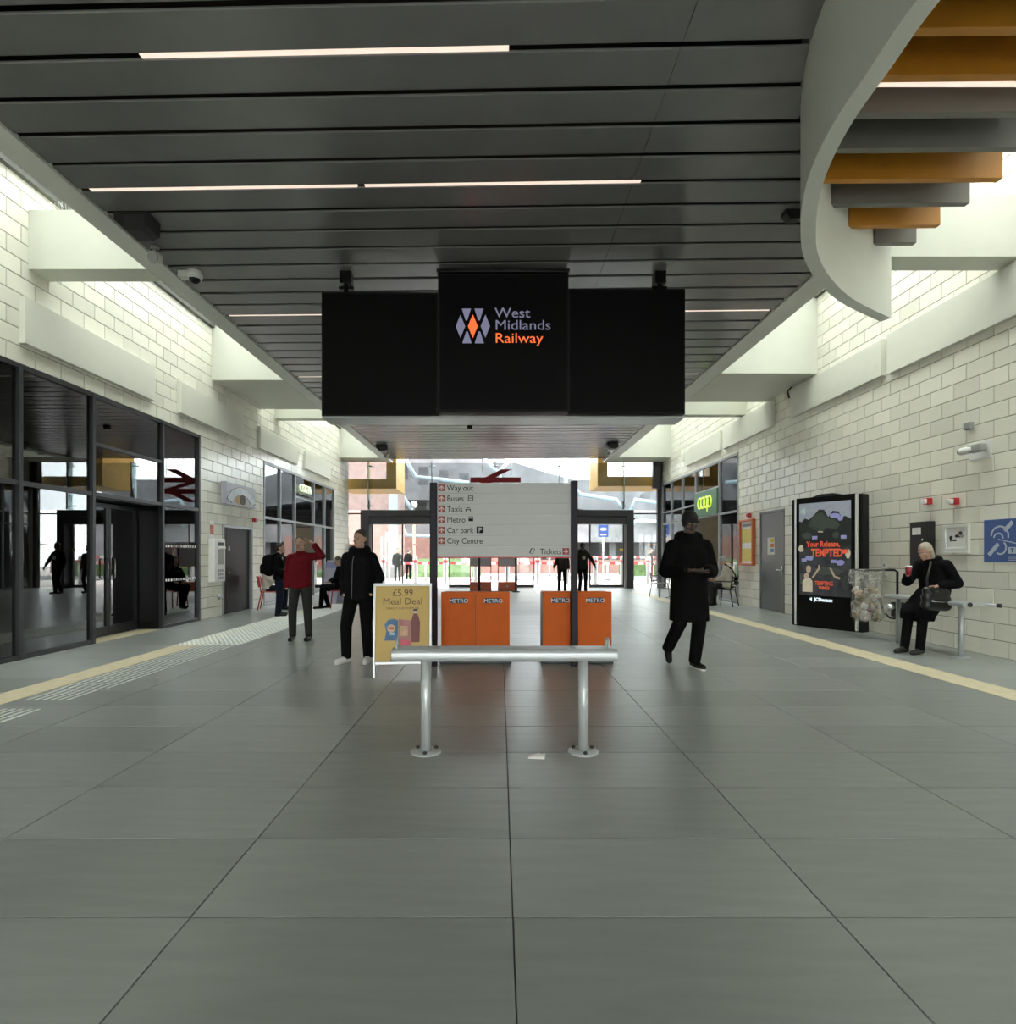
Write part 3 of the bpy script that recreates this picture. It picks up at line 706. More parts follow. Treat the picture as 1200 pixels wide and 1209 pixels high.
# bright orange-edged stands just inside the doors
M_ored = mat('orange_red_frame', (0.62, 0.13, 0.05), 0.45)
for (pa, pb, lab) in ((555, 580.5, 'left of two orange-framed display stands by the entrance glass'), (588, 610, 'right of two orange-framed display stands by the entrance glass')):
    Y = 21.8; xa, xb = (pa-VX)*Y/FPX, (pb-VX)*Y/FPX; w = xb-xa
    t = thing('display_stand', lab, 'display stand', ((xa+xb)/2, Y, 0), 0, 'orange display stands')
    box('base', M_ored, t, -w/2, w/2, -.15, .15, 0, 0.34, 0.02); f = 0.035
    MB().box(-w/2, -w/2+f, -.03, .03, .34, 1.72).box(w/2-f, w/2, -.03, .03, .34, 1.72).box(-w/2+f, w/2-f, -.03, .03, 1.68, 1.72).box(-w/2+f, w/2-f, -.03, .03, 0.92, 0.95).build('frame', M_ored, t)
    box('panel', mat('grey_lilac_panel', (0.55, 0.5, 0.53)), t, -w/2+f, w/2-f, -.01, .01, 0.95, 1.68)
    box('base_logo', M_barw, t, -.04, .04, -.155, -.15, .14, .2)
for px_, lab in ((566, 'slim dark post in front of the left orange display stand'), (609.5, 'slim dark post in front of the right orange display stand')):
    t = thing('barrier_post', lab, 'post', ((px_-VX)*21.0/FPX, 21.0, 0), 0, 'slim dark posts by the display stands')
    MB().lathe([(0.16, 0), (0.16, .02), (0.05, .05), (0.045, .06)], n=14).build('base', M_dark, t); MB().lathe([(0.045, 0.06), (0.045, 1.55), (0.05, 1.56), (0.05, 1.6), (0.02, 1.61)], n=12).build('post', mat('dark_plum', (0.05, 0.015, 0.025), 0.4), t)

# ================================================================ HANGING SCREENS
YD = 7.6; kd = YD/FPX
hs = thing('hanging_display', 'three black hanging display screens with lit railway logo in the middle', 'display screen', (0, YD, 3.2))
zpx = lambda py: EYE - (py - VY)*kd - 3.2
xpx = lambda px: (px - VX)*kd
def dbox(nm, pa, pb, pt, pb_, y0, y1): return box(nm, M_black, hs, xpx(pa), xpx(pb), y0, y1, zpx(pb_), zpx(pt), 0.008)
s1 = dbox('left_screen', 379, 517.5, 344, 491, 0.02, 0.40); s2 = dbox('middle_screen', 517.8, 671, 325, 487, -0.06, 0.46); s3 = dbox('right_screen', 671.3, 810, 340, 488.5, 0.02, 0.40)
for s_, pa, pb, pt, pb_, yy in ((s1, 379, 517.5, 344, 491, 0.02), (s2, 517.8, 671, 325, 487, -0.06), (s3, 671.3, 810, 340, 488.5, 0.02)):
    box('screen_face', M_screen, s_, xpx(pa)+.025, xpx(pb)-.025, yy-.004, yy+.002, zpx(pb_)+.02, zpx(pt)-.03)
box('lower_trim', M_silver, hs, xpx(380), xpx(809), .0, .42, zpx(488.5)-.055, zpx(491)-.002, 0.01)
box('top_lip', M_black, hs, xpx(516.5), xpx(672), -.1, .46, zpx(325), zpx(325)+.04, 0.006)
M_logo_o = mat('logo_orange', (0.5, 0.1, 0.03), emit=(1.0, 0.16, 0.04), estr=1.0)
M_logo_g = mat('logo_lilac', (0.2, 0.2, 0.3), emit=(0.16, 0.155, 0.24), estr=0.8)
def ld(nm, m, pts): flat(nm, m, s2, [(xpx(a), zpx(b)) for a, b in pts], -0.066, 0.003)
Lx = lambda u: 520 + u/8.0
Lz = lambda v: 350 + v/8.0
def dia(cx, cz, w, h): return [(Lx(cx-w), Lz(cz)), (Lx(cx), Lz(cz-h)), (Lx(cx+w), Lz(cz)), (Lx(cx), Lz(cz+h))]
ld('logo_diamond', M_logo_g, dia(194, 302, 44, 108)); ld('logo_diamond', M_logo_g, dia(427, 300, 44, 108)); ld('logo_diamond', M_logo_o, dia(310, 300, 46, 110))
for cx in (250, 368): ld('logo_diamond', M_logo_g, [(Lx(cx-43), Lz(136)), (Lx(cx+43), Lz(136)), (Lx(cx+8), Lz(245)), (Lx(cx-8), Lz(245))])
for cx in (255, 371): ld('logo_diamond', M_logo_g, [(Lx(cx-43), Lz(460)), (Lx(cx-8), Lz(350)), (Lx(cx+8), Lz(350)), (Lx(cx+43), Lz(460))])
for (s_, v, m) in (('West', 219, M_logo_g), ('Midlands', 333, M_logo_g), ('Railway', 455, M_logo_o)):
    text(s_, 0.186, m, s2, xpx(Lx(514)), zpx(Lz(v)), -0.066, bold=0.0, sx=1.12)
def hanger(px_, pyt, topz):
    x = xpx(px_); z1 = ZC - 3.2
    MB().box(x-.03, x+.03, .15, .21, topz, z1).box(x-.075, x+.075, .1, .26, z1-.16, z1).box(x-.1, x+.1, .16, .2, z1-.22, z1-.18).build('hanger_bracket', M_black, hs, 0.004)
hanger(405, 0, zpx(344)); hanger(545.5, 0, zpx(325)); hanger(640, 0, zpx(325)); hanger(783, 0, zpx(340))
for px_ in (629, 634, 788):
    x = xpx(px_); MB().tube([(x, .25, ZC-3.2), (x-.05, .22, ZC-3.3), (x+.03, .22, ZC-3.42), (x+.05, .24, zpx(325)-.1)], 0.012, 6).build('cable', M_black, hs)

# ---- direction board
YB_ = 7.05; kb = YB_/FPX
sg = thing('direction_sign', 'grey wayfinding board on two dark purple posts behind the bench', 'sign', ((595-VX)*kb, YB_, 0))
bx_ = lambda px: (px - 595)*kb
bz_ = lambda py: EYE - (py - VY)*kb
M_plum = mat('dark_purple_post', (0.008, 0.004, 0.011), 0.45, spec=0.2)
for pa, pb, pt in ((508, 516.5, 570), (674, 682, 568)): box('post', M_plum, sg, bx_(pa), bx_(pb), -.05, .05, 0, bz_(pt), 0.01)
M_board = mat('board_white', (0.50, 0.50, 0.485), 0.6, spec=0.3, var=0.02)
bt, bb_ = bz_(570.5), bz_(657.5)
box('board_core', M_frame_light, sg, bx_(516.5), bx_(674), -.012, .035, bb_, bt)
hh = (bt - bb_)/7
for i in range(7): box('board_plank', M_board, sg, bx_(517), bx_(673.5), -.024, -.010, bb_+hh*i+.003, bb_+hh*(i+1)-.001, 0.002)
box('red_edge', M_redsign, sg, bx_(516.5), bx_(674), -.026, .036, bb_-.014, bb_)
M_txt = mat('sign_text', (0.012, 0.012, 0.014), 0.6, spec=0.1); M_arrow = mat('sign_red', (0.30, 0.045, 0.04), 0.5); M_arrow_w = mat('sign_pale', (0.62, 0.5, 0.46), 0.5)
def arrow(cx, cz, ang, sz):
    a = MB(); c, s_ = math.cos(ang), math.sin(ang)
    R_ = lambda x, z: (cx + x*c - z*s_, cz + x*s_ + z*c)
    box('arrow_tile', M_arrow, sg, cx-sz/2, cx+sz/2, -.028, -.023, cz-sz/2, cz+sz/2)
    q = sz*0.36; t_ = sz*0.09
    for poly in ([R_(-t_, -q), R_(t_, -q), R_(t_, q*.8), R_(-t_, q*.8)], [R_(0, q), R_(-q, 0), R_(-q, -t_*2), R_(0, q-t_*2.6)], [R_(0, q), R_(0, q-t_*2.6), R_(q, -t_*2), R_(q, 0)]):
        a.prism(poly, -.031, -.027)
    a.build('arrow', M_arrow_w, sg)
rows = ['Way out', 'Buses', 'Taxis', 'Metro', 'Car park', 'City Centre']
ics = {}
for i, s_ in enumerate(rows):
    py_ = 576.2 + 12.45*i
    arrow(bx_(521.8), bz_(py_), 0, 0.082)
    text(s_, 0.100, M_txt, sg, bx_(528), bz_(py_ + 3.4), -0.026, sx=0.90)
arrow(bx_(668), bz_(651), -PI/2, 0.082)
text('Tickets', 0.100, M_txt, sg, bx_(663), bz_(654.4), -0.026, align='RIGHT', sx=0.9)
def icon(nm, polys, m=M_txt):
    mb = MB()
    for p_ in polys: mb.prism(p_, -.028, -.0235)
    mb.build(nm, m, sg)
def R4(px0, py0, px1, py1): return [(bx_(px0), bz_(py1)), (bx_(px1), bz_(py1)), (bx_(px1), bz_(py0)), (bx_(px0), bz_(py0))]
icon('bus_icon', [R4(553, 585.5, 553.7, 591.5), R4(558.3, 585.5, 559, 591.5), R4(553.7, 585.5, 558.3, 586.2), R4(553.7, 588, 558.3, 588.6), R4(553.7, 590.8, 558.3, 591.5)])
icon('taxi_icon', [R4(550, 601, 551, 604), R4(555, 601, 556, 604), R4(551, 599.3, 555, 600.1), R4(551, 601.4, 555, 602.2)])
icon('tram_icon', [R4(553.5, 612.3, 559, 615.5), R4(554.2, 609.8, 558.4, 610.5), R4(553.5, 610.2, 554.2, 612.3), R4(558.4, 610.2, 559, 612.3)])
icon('parking_icon', [R4(563, 621.8, 571, 629.5)]); text('P', 0.085, M_board, sg, bx_(565), bz_(628.6), -0.029, bold=0.001)
icon('ticket_icon', [seg((bx_(625.5), bz_(653)), (bx_(627.5), bz_(647.5)), .012), seg((bx_(629), bz_(654)), (bx_(631.5), bz_(648)), .006), seg((bx_(625.5), bz_(653)), (bx_(629), bz_(654)), .006), seg((bx_(627.5), bz_(647.5)), (bx_(631.5), bz_(648)), .006)])

# ---- orange newspaper bins
M_metro = mat('metro_orange', (0.60, 0.115, 0.012), 0.6, var=0.06, spec=0.2)
M_logo_bg = mat('logo_plum', (0.02, 0.02, 0.035), 0.5)
M_logo_w = mat('logo_white', (0.72, 0.72, 0.74), 0.5)
def bins(pa, pb, pt, Y, lab):
    k = Y/FPX; w = (pb-pa)*k; t = thing('newspaper_bin', lab, 'newspaper bin', (((pa+pb)/2-VX)*k, Y, 0), 0, 'orange newspaper bins')
    H = EYE-(pt-VY)*k
    box('plinth', M_dark, t, -w/2-.02, w/2+.02, -.02, .44, 0, 0.10, 0.008)
    box('cabinet', M_dark, t, -w/2, w/2, .012, .42, 0.10, H-.03, 0.004)
    box('top_tray', M_metro, t, -w/2+.004, w/2-.004, .02, .41, H-.03, H-.015, 0.004)
    for s_ in (-1, 1):
        x0, x1 = (-w/2, -.003) if s_ < 0 else (.003, w/2)
        dr_ = box('door', M_metro, t, x0, x1, 0, .014, 0.11, H, 0.005); cx = (x0+x1)/2
        lg = box('logo_plate', M_logo_bg, dr_, cx-.105, cx+.105, -.005, .0, H-.14, H-.075)
        text('METRO', 0.068, M_logo_w, lg, cx+.008, H-.132, -.006, align='CENTER', bold=0.0, sx=1.05)
    return t
bins(521, 602, 699, 7.2, 'orange newspaper bin behind the bench, left of the gap')
bins(641, 722.5, 698.5, 7.2, 'orange newspaper bin behind the right post of the direction board')

# ---- middle perch bench
YBn = 3.97; kn = YBn/FPX
bn = thing('perch_bench', 'silver metal perch bench standing in the middle of the floor', 'bench', ((596-VX)*kn, YBn, 0))
nx = lambda px: (px-596)*kn
def rounded(w0, w1, d0, d1, r, seg=6):
    pts = []
    for (cx, cz, a0) in ((d1-r, w1-r, 0), (d0+r, w1-r, PI/2), (d0+r, w0+r, PI), (d1-r, w0+r, 1.5*PI)):
        for i in range(seg+1): a = a0 + PI/2*i/seg; pts.append((cx + r*math.cos(a), cz + r*math.sin(a)))
    return pts
mb = MB(); mb.prism(rounded(0.635, 0.722, -.10, .10, .035), nx(465), nx(726.5), axis='x'); st = mb.build('seat_beam', M_silver, bn, 0.004)
for px_ in (503, 689):
    x = nx(px_)
    lg = MB().tube([(x, 0, .012), (x, 0, .66)], 0.036, 20).build('leg', M_silver, bn)
    MB().lathe([(0.107, 0), (0.107, .008), (0.10, .012), (0.04, .014)], (x, 0, 0), 28).build('base_plate', M_silver, lg)
    for a in (0.6, 2.5, 4.75):
        MB().lathe([(0.014, .012), (0.014, .026), (0.008, .03)], (x+.078*math.cos(a), .078*math.sin(a), 0), 6, smooth=False).build('bolt', M_dark, lg)
for px_ in (469.8, 717.3):
    x = nx(px_); MB().tube([(x, -.05, .71), (x, -.05, .755), (x, -.035, .775), (x, .0, .785), (x, .035, .775), (x, .05, .755), (x, .05, .71)], 0.009, 8).build('end_loop', M_silver, bn)
for px_ in (516, 676): MB().box(nx(px_)-.02, nx(px_)+.02, -.06, .06, .722, .7235).build('seat_joint', M_frame_light, bn)
# paper litter
lt = MB().hexa([(-.06, -.02, .001), (.05, -.035, .001), (.06, .03, .001), (-.05, .035, .001), (-.06, -.02, .004), (.05, -.035, .012), (.06, .03, .02), (-.05, .035, .006)])
lt.hexa([(-.05, -.02, .006), (.045, -.03, .013), (.02, .02, .02), (-.04, .03, .01), (-.05, -.02, .008), (.045, -.03, .016), (.02, .02, .026), (-.04, .03, .012)])
o = lt.build('paper_scrap', mat('litter_paper', (0.72, 0.70, 0.66), 0.8)); o.location = FL(634, 894.5); tag(o, 'small folded scrap of white paper on the floor by the bench leg', 'paper')

# ---- meal deal A-board
YA = 6.55; ka = YA/FPX
ab = thing('a_board', 'mustard meal deal A-board in a silver frame left of the direction board', 'A-board', ((476-VX)*ka, YA, 0), 0.10)
M_must = mat('mustard_poster', (0.50, 0.33, 0.075), 0.5, var=0.05)
tilt = 0.12
def aframe(parent_name, dirn):
    r_ = bpy.data.objects.new(parent_name, None)
    return r_
W2, HB, HT = 0.30, 0.14, 1.035
def tiltpt(x, y, z, d):     # y thickness forward; z along the leaning board
    return (x, d*(0.02 + (HT - z)*tilt) + (y if d < 0 else -y)*1.0, z)
def tb_(nm, m, x0, x1, y0, y1, z0, z1, d=-1, par=ab):
    return MB().hexa([tiltpt(x0,y0,z0,d), tiltpt(x1,y0,z0,d), tiltpt(x1,y1,z0,d), tiltpt(x0,y1,z0,d), tiltpt(x0,y0,z1,d), tiltpt(x1,y0,z1,d), tiltpt(x1,y1,z1,d), tiltpt(x0,y1,z1,d)]).build(nm, m, par, 0.003)
for d, nm in ((-1, 'front_frame'), (1, 'back_frame')):
    fr_ = MB()
    for (a, b, c, e_) in ((-W2-.025, -W2, HB, HT), (W2, W2+.025, HB, HT), (-W2, W2, HT-.03, HT), (-W2, W2, HB, HB+.03), (-W2-.02, -W2+.005, 0.0, HB), (W2-.005, W2+.02, 0, HB)):
        fr_.hexa([tiltpt(a,-.012,c,d), tiltpt(b,-.012,c,d), tiltpt(b,.012,c,d), tiltpt(a,.012,c,d), tiltpt(a,-.012,e_,d), tiltpt(b,-.012,e_,d), tiltpt(b,.012,e_,d), tiltpt(a,.012,e_,d)])
    fr_.build(nm, M_silver, ab, 0.003)
    tb_('poster' if d < 0 else 'back_panel', M_must if d < 0 else M_panel, -W2, W2, -.002, .006, HB+.03, HT-.03, d)
pr = bpy.data.objects.new('poster_print', None)
# printing on the leaning poster: an un-tilted local sheet rotated about x
def sheet(nm, m, poly, y=-.0035):
    mb = MB(); pts = []
    n_ = len(poly)
    vs = [tiltpt(x, y - .0015, z, -1) for x, z in poly] + [tiltpt(x, y, z, -1) for x, z in poly]
    mb.add(vs, [tuple(range(n_)), tuple(reversed(range(n_, 2*n_)))] + [(i, i+n_, (i+1) % n_+n_, (i+1) % n_) for i in range(n_)])
    return mb.build(nm, m, ab)
bpy.data.objects.remove(pr)
def atext(s_, size, x, z, m, **k):
    o = text(s_, size, m, ab, 0, 0, 0, align='CENTER', **k); p_ = tiltpt(x, -.004, z, -1)
    o.location = p_; o.rotation_euler = (PI/2 - math.atan(tilt)*0 - math.atan(tilt), 0, 0); return o
M_brown = mat('poster_brown', (0.10, 0.055, 0.02), 0.6)
atext('£5.99', 0.105, 0, 0.895, M_brown); atext('Meal Deal', 0.105, 0, 0.80, M_brown, sx=1.05); atext('MAKE IT PLATFORM 100', 0.034, 0, 0.745, M_brown)
Mq = lambda n_, c: mat('poster_' + n_, c, 0.5, var=0.2, vscale=20)
sheet('crisp_packet', Mq('blue', (0.03, 0.11, 0.24)), [(-.2, .40), (-.05, .40), (-.05, .62), (-.09, .64), (-.16, .63), (-.2, .58), (-.18, .5)])
sheet('packet_badge', Mq('cream', (0.6, 0.42, 0.28)), ngon(-.125, .535, .045, .045, 14), -.0055); sheet('packet_stripe', Mq('redbit', (0.5, 0.06, 0.04)), [(-.155, .525), (-.095, .525), (-.095, .548), (-.155, .548)], -.0075)
sheet('packet_label', Mq('pale', (0.35, 0.5, 0.6)), [(-.14, .46), (-.09, .46), (-.09, .49), (-.14, .49)], -.0055)
sheet('sandwich_box', Mq('pink', (0.36, 0.14, 0.12)), [(-.045, .37), (.09, .35), (.09, .62), (-.045, .64)]); sheet('box_window', Mq('tan', (0.5, 0.3, 0.16)), [(-.03, .45), (.06, .45), (.06, .56), (-.03, .56)], -.0055)
sheet('fruit_pot', Mq('rose', (0.55, 0.08, 0.11)), [(-.02, .34), (.09, .34), (.1, .40), (-.03, .41)], -.0055)
sheet('bottle', Mq('cola', (0.14, 0.02, 0.015)), [(.1, .38), (.19, .38), (.195, .6), (.18, .66), (.16, .70), (.125, .70), (.108, .66), (.095, .6)], -.0055); sheet('bottle_cap', Mq('capw', (0.55, 0.5, 0.5)), [(.125, .70), (.16, .70), (.16, .725), (.125, .725)], -.0055); sheet('bottle_top', M_black, [(.12, .725), (.165, .725), (.165, .748), (.12, .748)], -.0055)
sheet('plate_disc', M_black, [(-.13, .175)] + ngon(.06, .165, .19, .13, 12, PI*0.95, 0.05, False) + [(.25, .175)], -.003)

# ---- small pale A-board near the coffee shop
t = thing('a_board', 'pale lilac A-board beside the red cafe chair by the far doors', 'A-board', FL(396, 712), -0.5)
for d in (-1, 1):
    MB().hexa([(-.28, d*.26-.012, 0), (.28, d*.26-.012, 0), (.28, d*.26+.012, 0), (-.28, d*.26+.012, 0), (-.28, d*.02-.012, 1.2), (.28, d*.02-.012, 1.2), (.28, d*.02+.012, 1.2), (-.28, d*.02+.012, 1.2)]).build('board_leaf', mat('lilac_board', (0.55, 0.55, 0.68), 0.5), t)
box('head_strip', mat('lilac_head', (0.35, 0.35, 0.6)), t, -.27, .27, -.09, -.065, 0.98, 1.16)
# ================================================================ WALL-MOUNTED THINGS
def wall_thing(name, label, cat, px, py, group=None):
    """root on the wall surface under photo pixel (px,py); local x = reading direction, z = up, -y = out of the wall"""
    X = XL if px < VX else XR
    return thing(name, label, cat, (X, YW(px), ZW(px, py)), PI/2 if px < VX else -PI/2, group)
M_redplastic = mat('red_plastic', (0.50, 0.02, 0.03), 0.35); M_whitepl = mat('white_plastic', (0.75, 0.75, 0.72), 0.35); M_greypl = mat('grey_plastic', (0.32, 0.32, 0.3), 0.45); M_dkgrey = mat('dark_grey_metal', (0.022, 0.022, 0.022), 0.5, spec=0.3)
# CCTV on the right wall
t = wall_thing('cctv_camera', 'white bullet security camera on a plate on the right brick wall', 'camera', 1157, 531)
box('mount_plate', M_whitepl, t, -.16, .2, -.015, .0, -.13, .11, 0.005)
MB().tube([(.12, -.015, -.01), (.1, -.12, -.01)], 0.035, 12).build('arm', M_greypl, t); box('hood', M_greypl, t, -.02, .2, -.17, -.06, -.05, .055, 0.015)
bd = MB().tube([(.06, -.13, 0), (-.09, -.15, -.005), (-.13, -.155, -.007)], [0.05, 0.052, 0.05], 16).build('housing', M_whitepl, t); MB().tube([(-.128, -.155, -.007), (-.15, -.158, -.008)], [0.044, 0.04], 16).build('lens', M_black, t)
t = wall_thing('junction_box', 'small grey junction box above the wall camera', 'junction box', 1147, 503); box('box_body', M_greypl, t, -.055, .055, -.07, 0, -.05, .05, 0.008); box('lid', M_frame_light, t, -.045, .045, -.076, -.07, -.04, .04, 0.004)
for px_, lab in ((1098.5, 'red alarm sounder on the wall, left of the two above the bench'), (1130, 'red alarm sounder on the wall, right of the two above the bench')):
    t = wall_thing('alarm_sounder', lab, 'alarm', px_, 592, 'red alarm sounders'); box('backplate', M_redplastic, t, -.055, .055, -.07, 0, -.05, .05, 0.008); box('strobe', M_whitepl, t, -.045, .045, -.12, -.07, -.04, .035, 0.015)
t = wall_thing('post_box', 'tall black metal comment box on the wall above the seated woman', 'box', 1094, 616)
box('body', M_dkgrey, t, -.19, .19, -.12, 0, -.72, .0, 0.008); box('label_plate', M_whitepl, t, -.13, .05, -.125, -.12, -.2, -.09); MB().lathe([(0.016, 0), (0.016, .012), (0.006, .016)], n=10).build('lock', M_steel, t, loc=(.09, -.12, -.28), rot=(PI/2, 0, 0))
t = wall_thing('notice_frame', 'grey framed black and white notice on the wall beside the black box', 'picture frame', 1131, 635)
w_, h_ = .23, .19
MB().box(-w_, -w_+.045, -.04, 0, -h_, h_).box(w_-.045, w_, -.04, 0, -h_, h_).box(-w_+.045, w_-.045, -.04, 0, h_-.045, h_).box(-w_+.045, w_-.045, -.04, 0, -h_, -h_+.045).build('frame', M_fascia, t, 0.006)
sh = box('sheet', M_whitepl, t, -w_+.045, w_-.045, -.02, 0, -h_+.045, h_-.045)
for i in range(9):
    cx, cz = random.uniform(-.13, .13), random.uniform(-.1, .1); flat('print_blot', M_dkgrey if i % 3 else M_greypl, sh, ngon(cx, cz, random.uniform(.015, .05), random.uniform(.012, .03), 9), -.0205 - .0004*i, .0005)
box('ledge', M_whitepl, t, -w_, w_, -.05, 0, -h_-.03, -h_, 0.004)
# hearing loop sign
t = wall_thing('hearing_loop_sign', 'blue hearing loop sign with white ear symbol at the right edge', 'sign', 1163, 639); Wd = 0.88
M_hl = mat('hearing_blue', (0.045, 0.10, 0.30), 0.3, var=0.08); M_hlw = mat('hearing_white', (0.5, 0.58, 0.66), 0.4)
box('panel', M_hl, t, 0, Wd, -.012, 0, -.28, .285, 0.004)
def arcpoly(cx, cz, r, w, a0, a1, n=18):
    o_ = [(cx+(r+w/2)*math.cos(a0+(a1-a0)*i/n), cz+(r+w/2)*math.sin(a0+(a1-a0)*i/n)) for i in range(n+1)]
    i_ = [(cx+(r-w/2)*math.cos(a0+(a1-a0)*i/n), cz+(r-w/2)*math.sin(a0+(a1-a0)*i/n)) for i in range(n, -1, -1)]
    return o_ + i_
def arc(par, m, *a, y=-.012, nm='ear_symbol'):
    pl = arcpoly(*a); n = len(pl)//2; mb = MB()
    for i in range(n-1): mb.prism([pl[i], pl[i+1], pl[2*n-2-i], pl[2*n-1-i]], y-.003, y)
    return mb.build(nm, m, par)
arc(t, M_hlw, .25, .06, .13, .022, -0.2, 3.1); arc(t, M_hlw, .23, .03, .07, .018, 0.0, 3.0); arc(t, M_hlw, .26, -.09, .085, .022, -2.2, 0.9)
flat('ear_symbol', M_hlw, t, seg((.08, -.19), (.23, -.04), .055), -.012); flat('ear_symbol', M_hlw, t, seg((.32, .13), (.44, .24), .055), -.012); flat('ear_symbol', M_hlw, t, seg((.23, .02), (.5, -.04), .012), -.0125)
box('t_tile', M_hlw, t, .38, .50, -.016, -.012, -.17, -.085); text('T', .075, M_hl, t, .44, -.155, -.017, align='CENTER', bold=.003)
for i in range(3): flat('fine_print', M_hlw, t, [(.38, -.22-.02*i), (.75, -.22-.02*i), (.75, -.213-.02*i), (.38, -.213-.02*i)], -.012)
t = wall_thing('socket_outlet', 'white double socket plate on the wall above the bench end', 'socket', 1045.5, 667); box('plate', M_whitepl, t, -.06, .06, -.02, 0, -.06, .06, 0.006); box('lower_box', M_whitepl, t, -.06, .06, -.05, 0, -.2, -.08, 0.008); MB().lathe([(0.03, 0), (0.03, .004)], n=14).build('socket_face', M_greypl, t, loc=(0, -.02, 0), rot=(PI/2, 0, 0))
t = wall_thing('wall_label', 'small white label with two dark lines beside the advertising totem', 'label', 1026.5, 622); box('plate', M_whitepl, t, -.08, .08, -.006, 0, -.12, .1); flat('print_line', M_dkgrey, t, [(-.06, .06), (.06, .06), (.06, .08), (-.06, .08)], -.006); flat('print_line', M_dkgrey, t, [(-.06, -.06), (.03, -.06), (.03, -.045), (-.06, -.045)], -.006)
t = wall_thing('alarm_sounder', 'red alarm sounder above the orange poster case', 'alarm', 886, 608.5, 'red alarm sounders'); box('backplate', M_redplastic, t, -.08, .08, -.04, 0, -.05, .06, 0.008); box('strobe', M_redplastic, t, -.06, .06, -.09, -.04, -.04, .05, 0.015)
t = wall_thing('poster_case', 'orange framed poster case with yellow timetables beside the grey door', 'poster case', 884, 640)
w_, z0_, z1_ = 0.42, -.62, .6
M_or = mat('case_orange', (0.55, 0.13, 0.03), 0.4)
MB().box(-w_, -w_+.06, -.09, 0, z0_, z1_).box(w_-.06, w_, -.09, 0, z0_, z1_).box(-w_+.06, w_-.06, -.09, 0, z1_-.06, z1_).box(-w_+.06, w_-.06, -.09, 0, z0_, z0_+.06).build('frame', M_or, t, 0.01)
sh = box('sheet', M_whitepl, t, -w_+.06, w_-.06, -.04, 0, z0_+.06, z1_-.06)
M_ylw = mat('timetable_yellow', (0.68, 0.55, 0.09), 0.5, var=0.15, vscale=25)
for (a, b) in ((-.5, -.17), (-.02, .36)): box('timetable', M_ylw, sh, -w_+.1, w_-.1, -.044, -.04, a, b)
box('heading', mat('heading_grey', (0.3, 0.27, 0.3)), sh, -w_+.14, w_-.14, -.044, -.04, .41, .48)
# left wall: cash point style help panel, sticker, socket, red sounder, arched sign
t = wall_thing('ticket_machine_panel', 'tall white wall-mounted machine with a glazed slot beside the black door', 'wall machine', 252.5, 661)
box('case', M_whitepl, t, -.24, .24, -.14, 0, -.48, .46, 0.02); box('window_recess', M_greypl, t, -.1, .14, -.146, -.138, -.1, .38); box('header', M_dkgrey, t, -.1, .14, -.15, -.145, .3, .38); MB().tube([(-.11, -.16, .26), (.15, -.16, .26)], 0.035, 10).build('roller', M_whitepl, t)
for i in range(3):
    for j in range(3): box('key', M_frame_light, t, -.1+.085*j, -.04+.085*j, -.146, -.139, -.42+.08*i, -.365+.08*i)
t = wall_thing('sticker', 'orange and white sticker above the white wall machine', 'sticker', 250, 624); box('sheet', M_whitepl, t, -.09, .09, -.004, 0, -.19, .17); box('print', mat('sticker_red', (0.5, 0.14, 0.06), var=0.5, vscale=12), t, -.08, .08, -.006, -.004, -.13, .08)
t = wall_thing('socket_outlet', 'small steel socket low on the wall beside the black door', 'socket', 257.5, 705); box('plate', M_steel, t, -.05, .05, -.03, 0, -.05, .05, 0.006); MB().tube([(0, -.03, 0), (.0, -.1, 0)], 0.035, 12).build('plug', M_steel, t)
t = wall_thing('alarm_sounder', 'small dark red alarm sounder above the black door', 'alarm', 299.5, 614, 'red alarm sounders'); box('backplate', M_redplastic, t, -.09, .09, -.03, 0, -.05, .05, 0.006); box('strobe', M_redplastic, t, -.07, .07, -.08, -.03, -.04, .04, 0.012)
t = wall_thing('arched_sign', 'pale lilac sign with a silver arch and coffee cup picture above the black door', 'sign', 279, 584); t.location.z = 2.745
M_lil = mat('lilac_sign', (0.42, 0.41, 0.48), 0.35); M_arch = mat('arch_silver', (0.55, 0.6, 0.64), 0.35, var=0.2, vscale=9)
box('sign_box', M_lil, t, -.76, .76, -.13, 0, -.25, .25, 0.012)
arc(t, M_dkgrey, .0, -.36, .46, .18, 0.42, PI-.42, y=-.13, nm='arch_edge'); arc(t, M_arch, .0, -.36, .46, .14, 0.45, PI-.45, y=-.134, nm='arch_band')
arc(t, M_whitepl, .0, -.36, .535, .012, 0.46, PI-.46, y=-.138, nm='arch_line'); arc(t, M_whitepl, .0, -.36, .385, .012, 0.46, PI-.46, y=-.138, nm='arch_line')
for o_ in t.children:
    if o_.name.startswith('arch'): o_.scale = (1.5, 1, 1)
flat('cup_glow', mat('cup_tan', (0.5, 0.35, 0.16)), t, ngon(-.05, -.12, .3, .11, 20), -.134); flat('cup_picture', mat('cup_brown', (0.07, 0.05, 0.02), var=0.4, vscale=9), t, ngon(0.03, -.10, .15, .12, 18), -.139); box('price_tag', M_whitepl, t, -.05, .12, -.14, -.13, -.24, -.2)

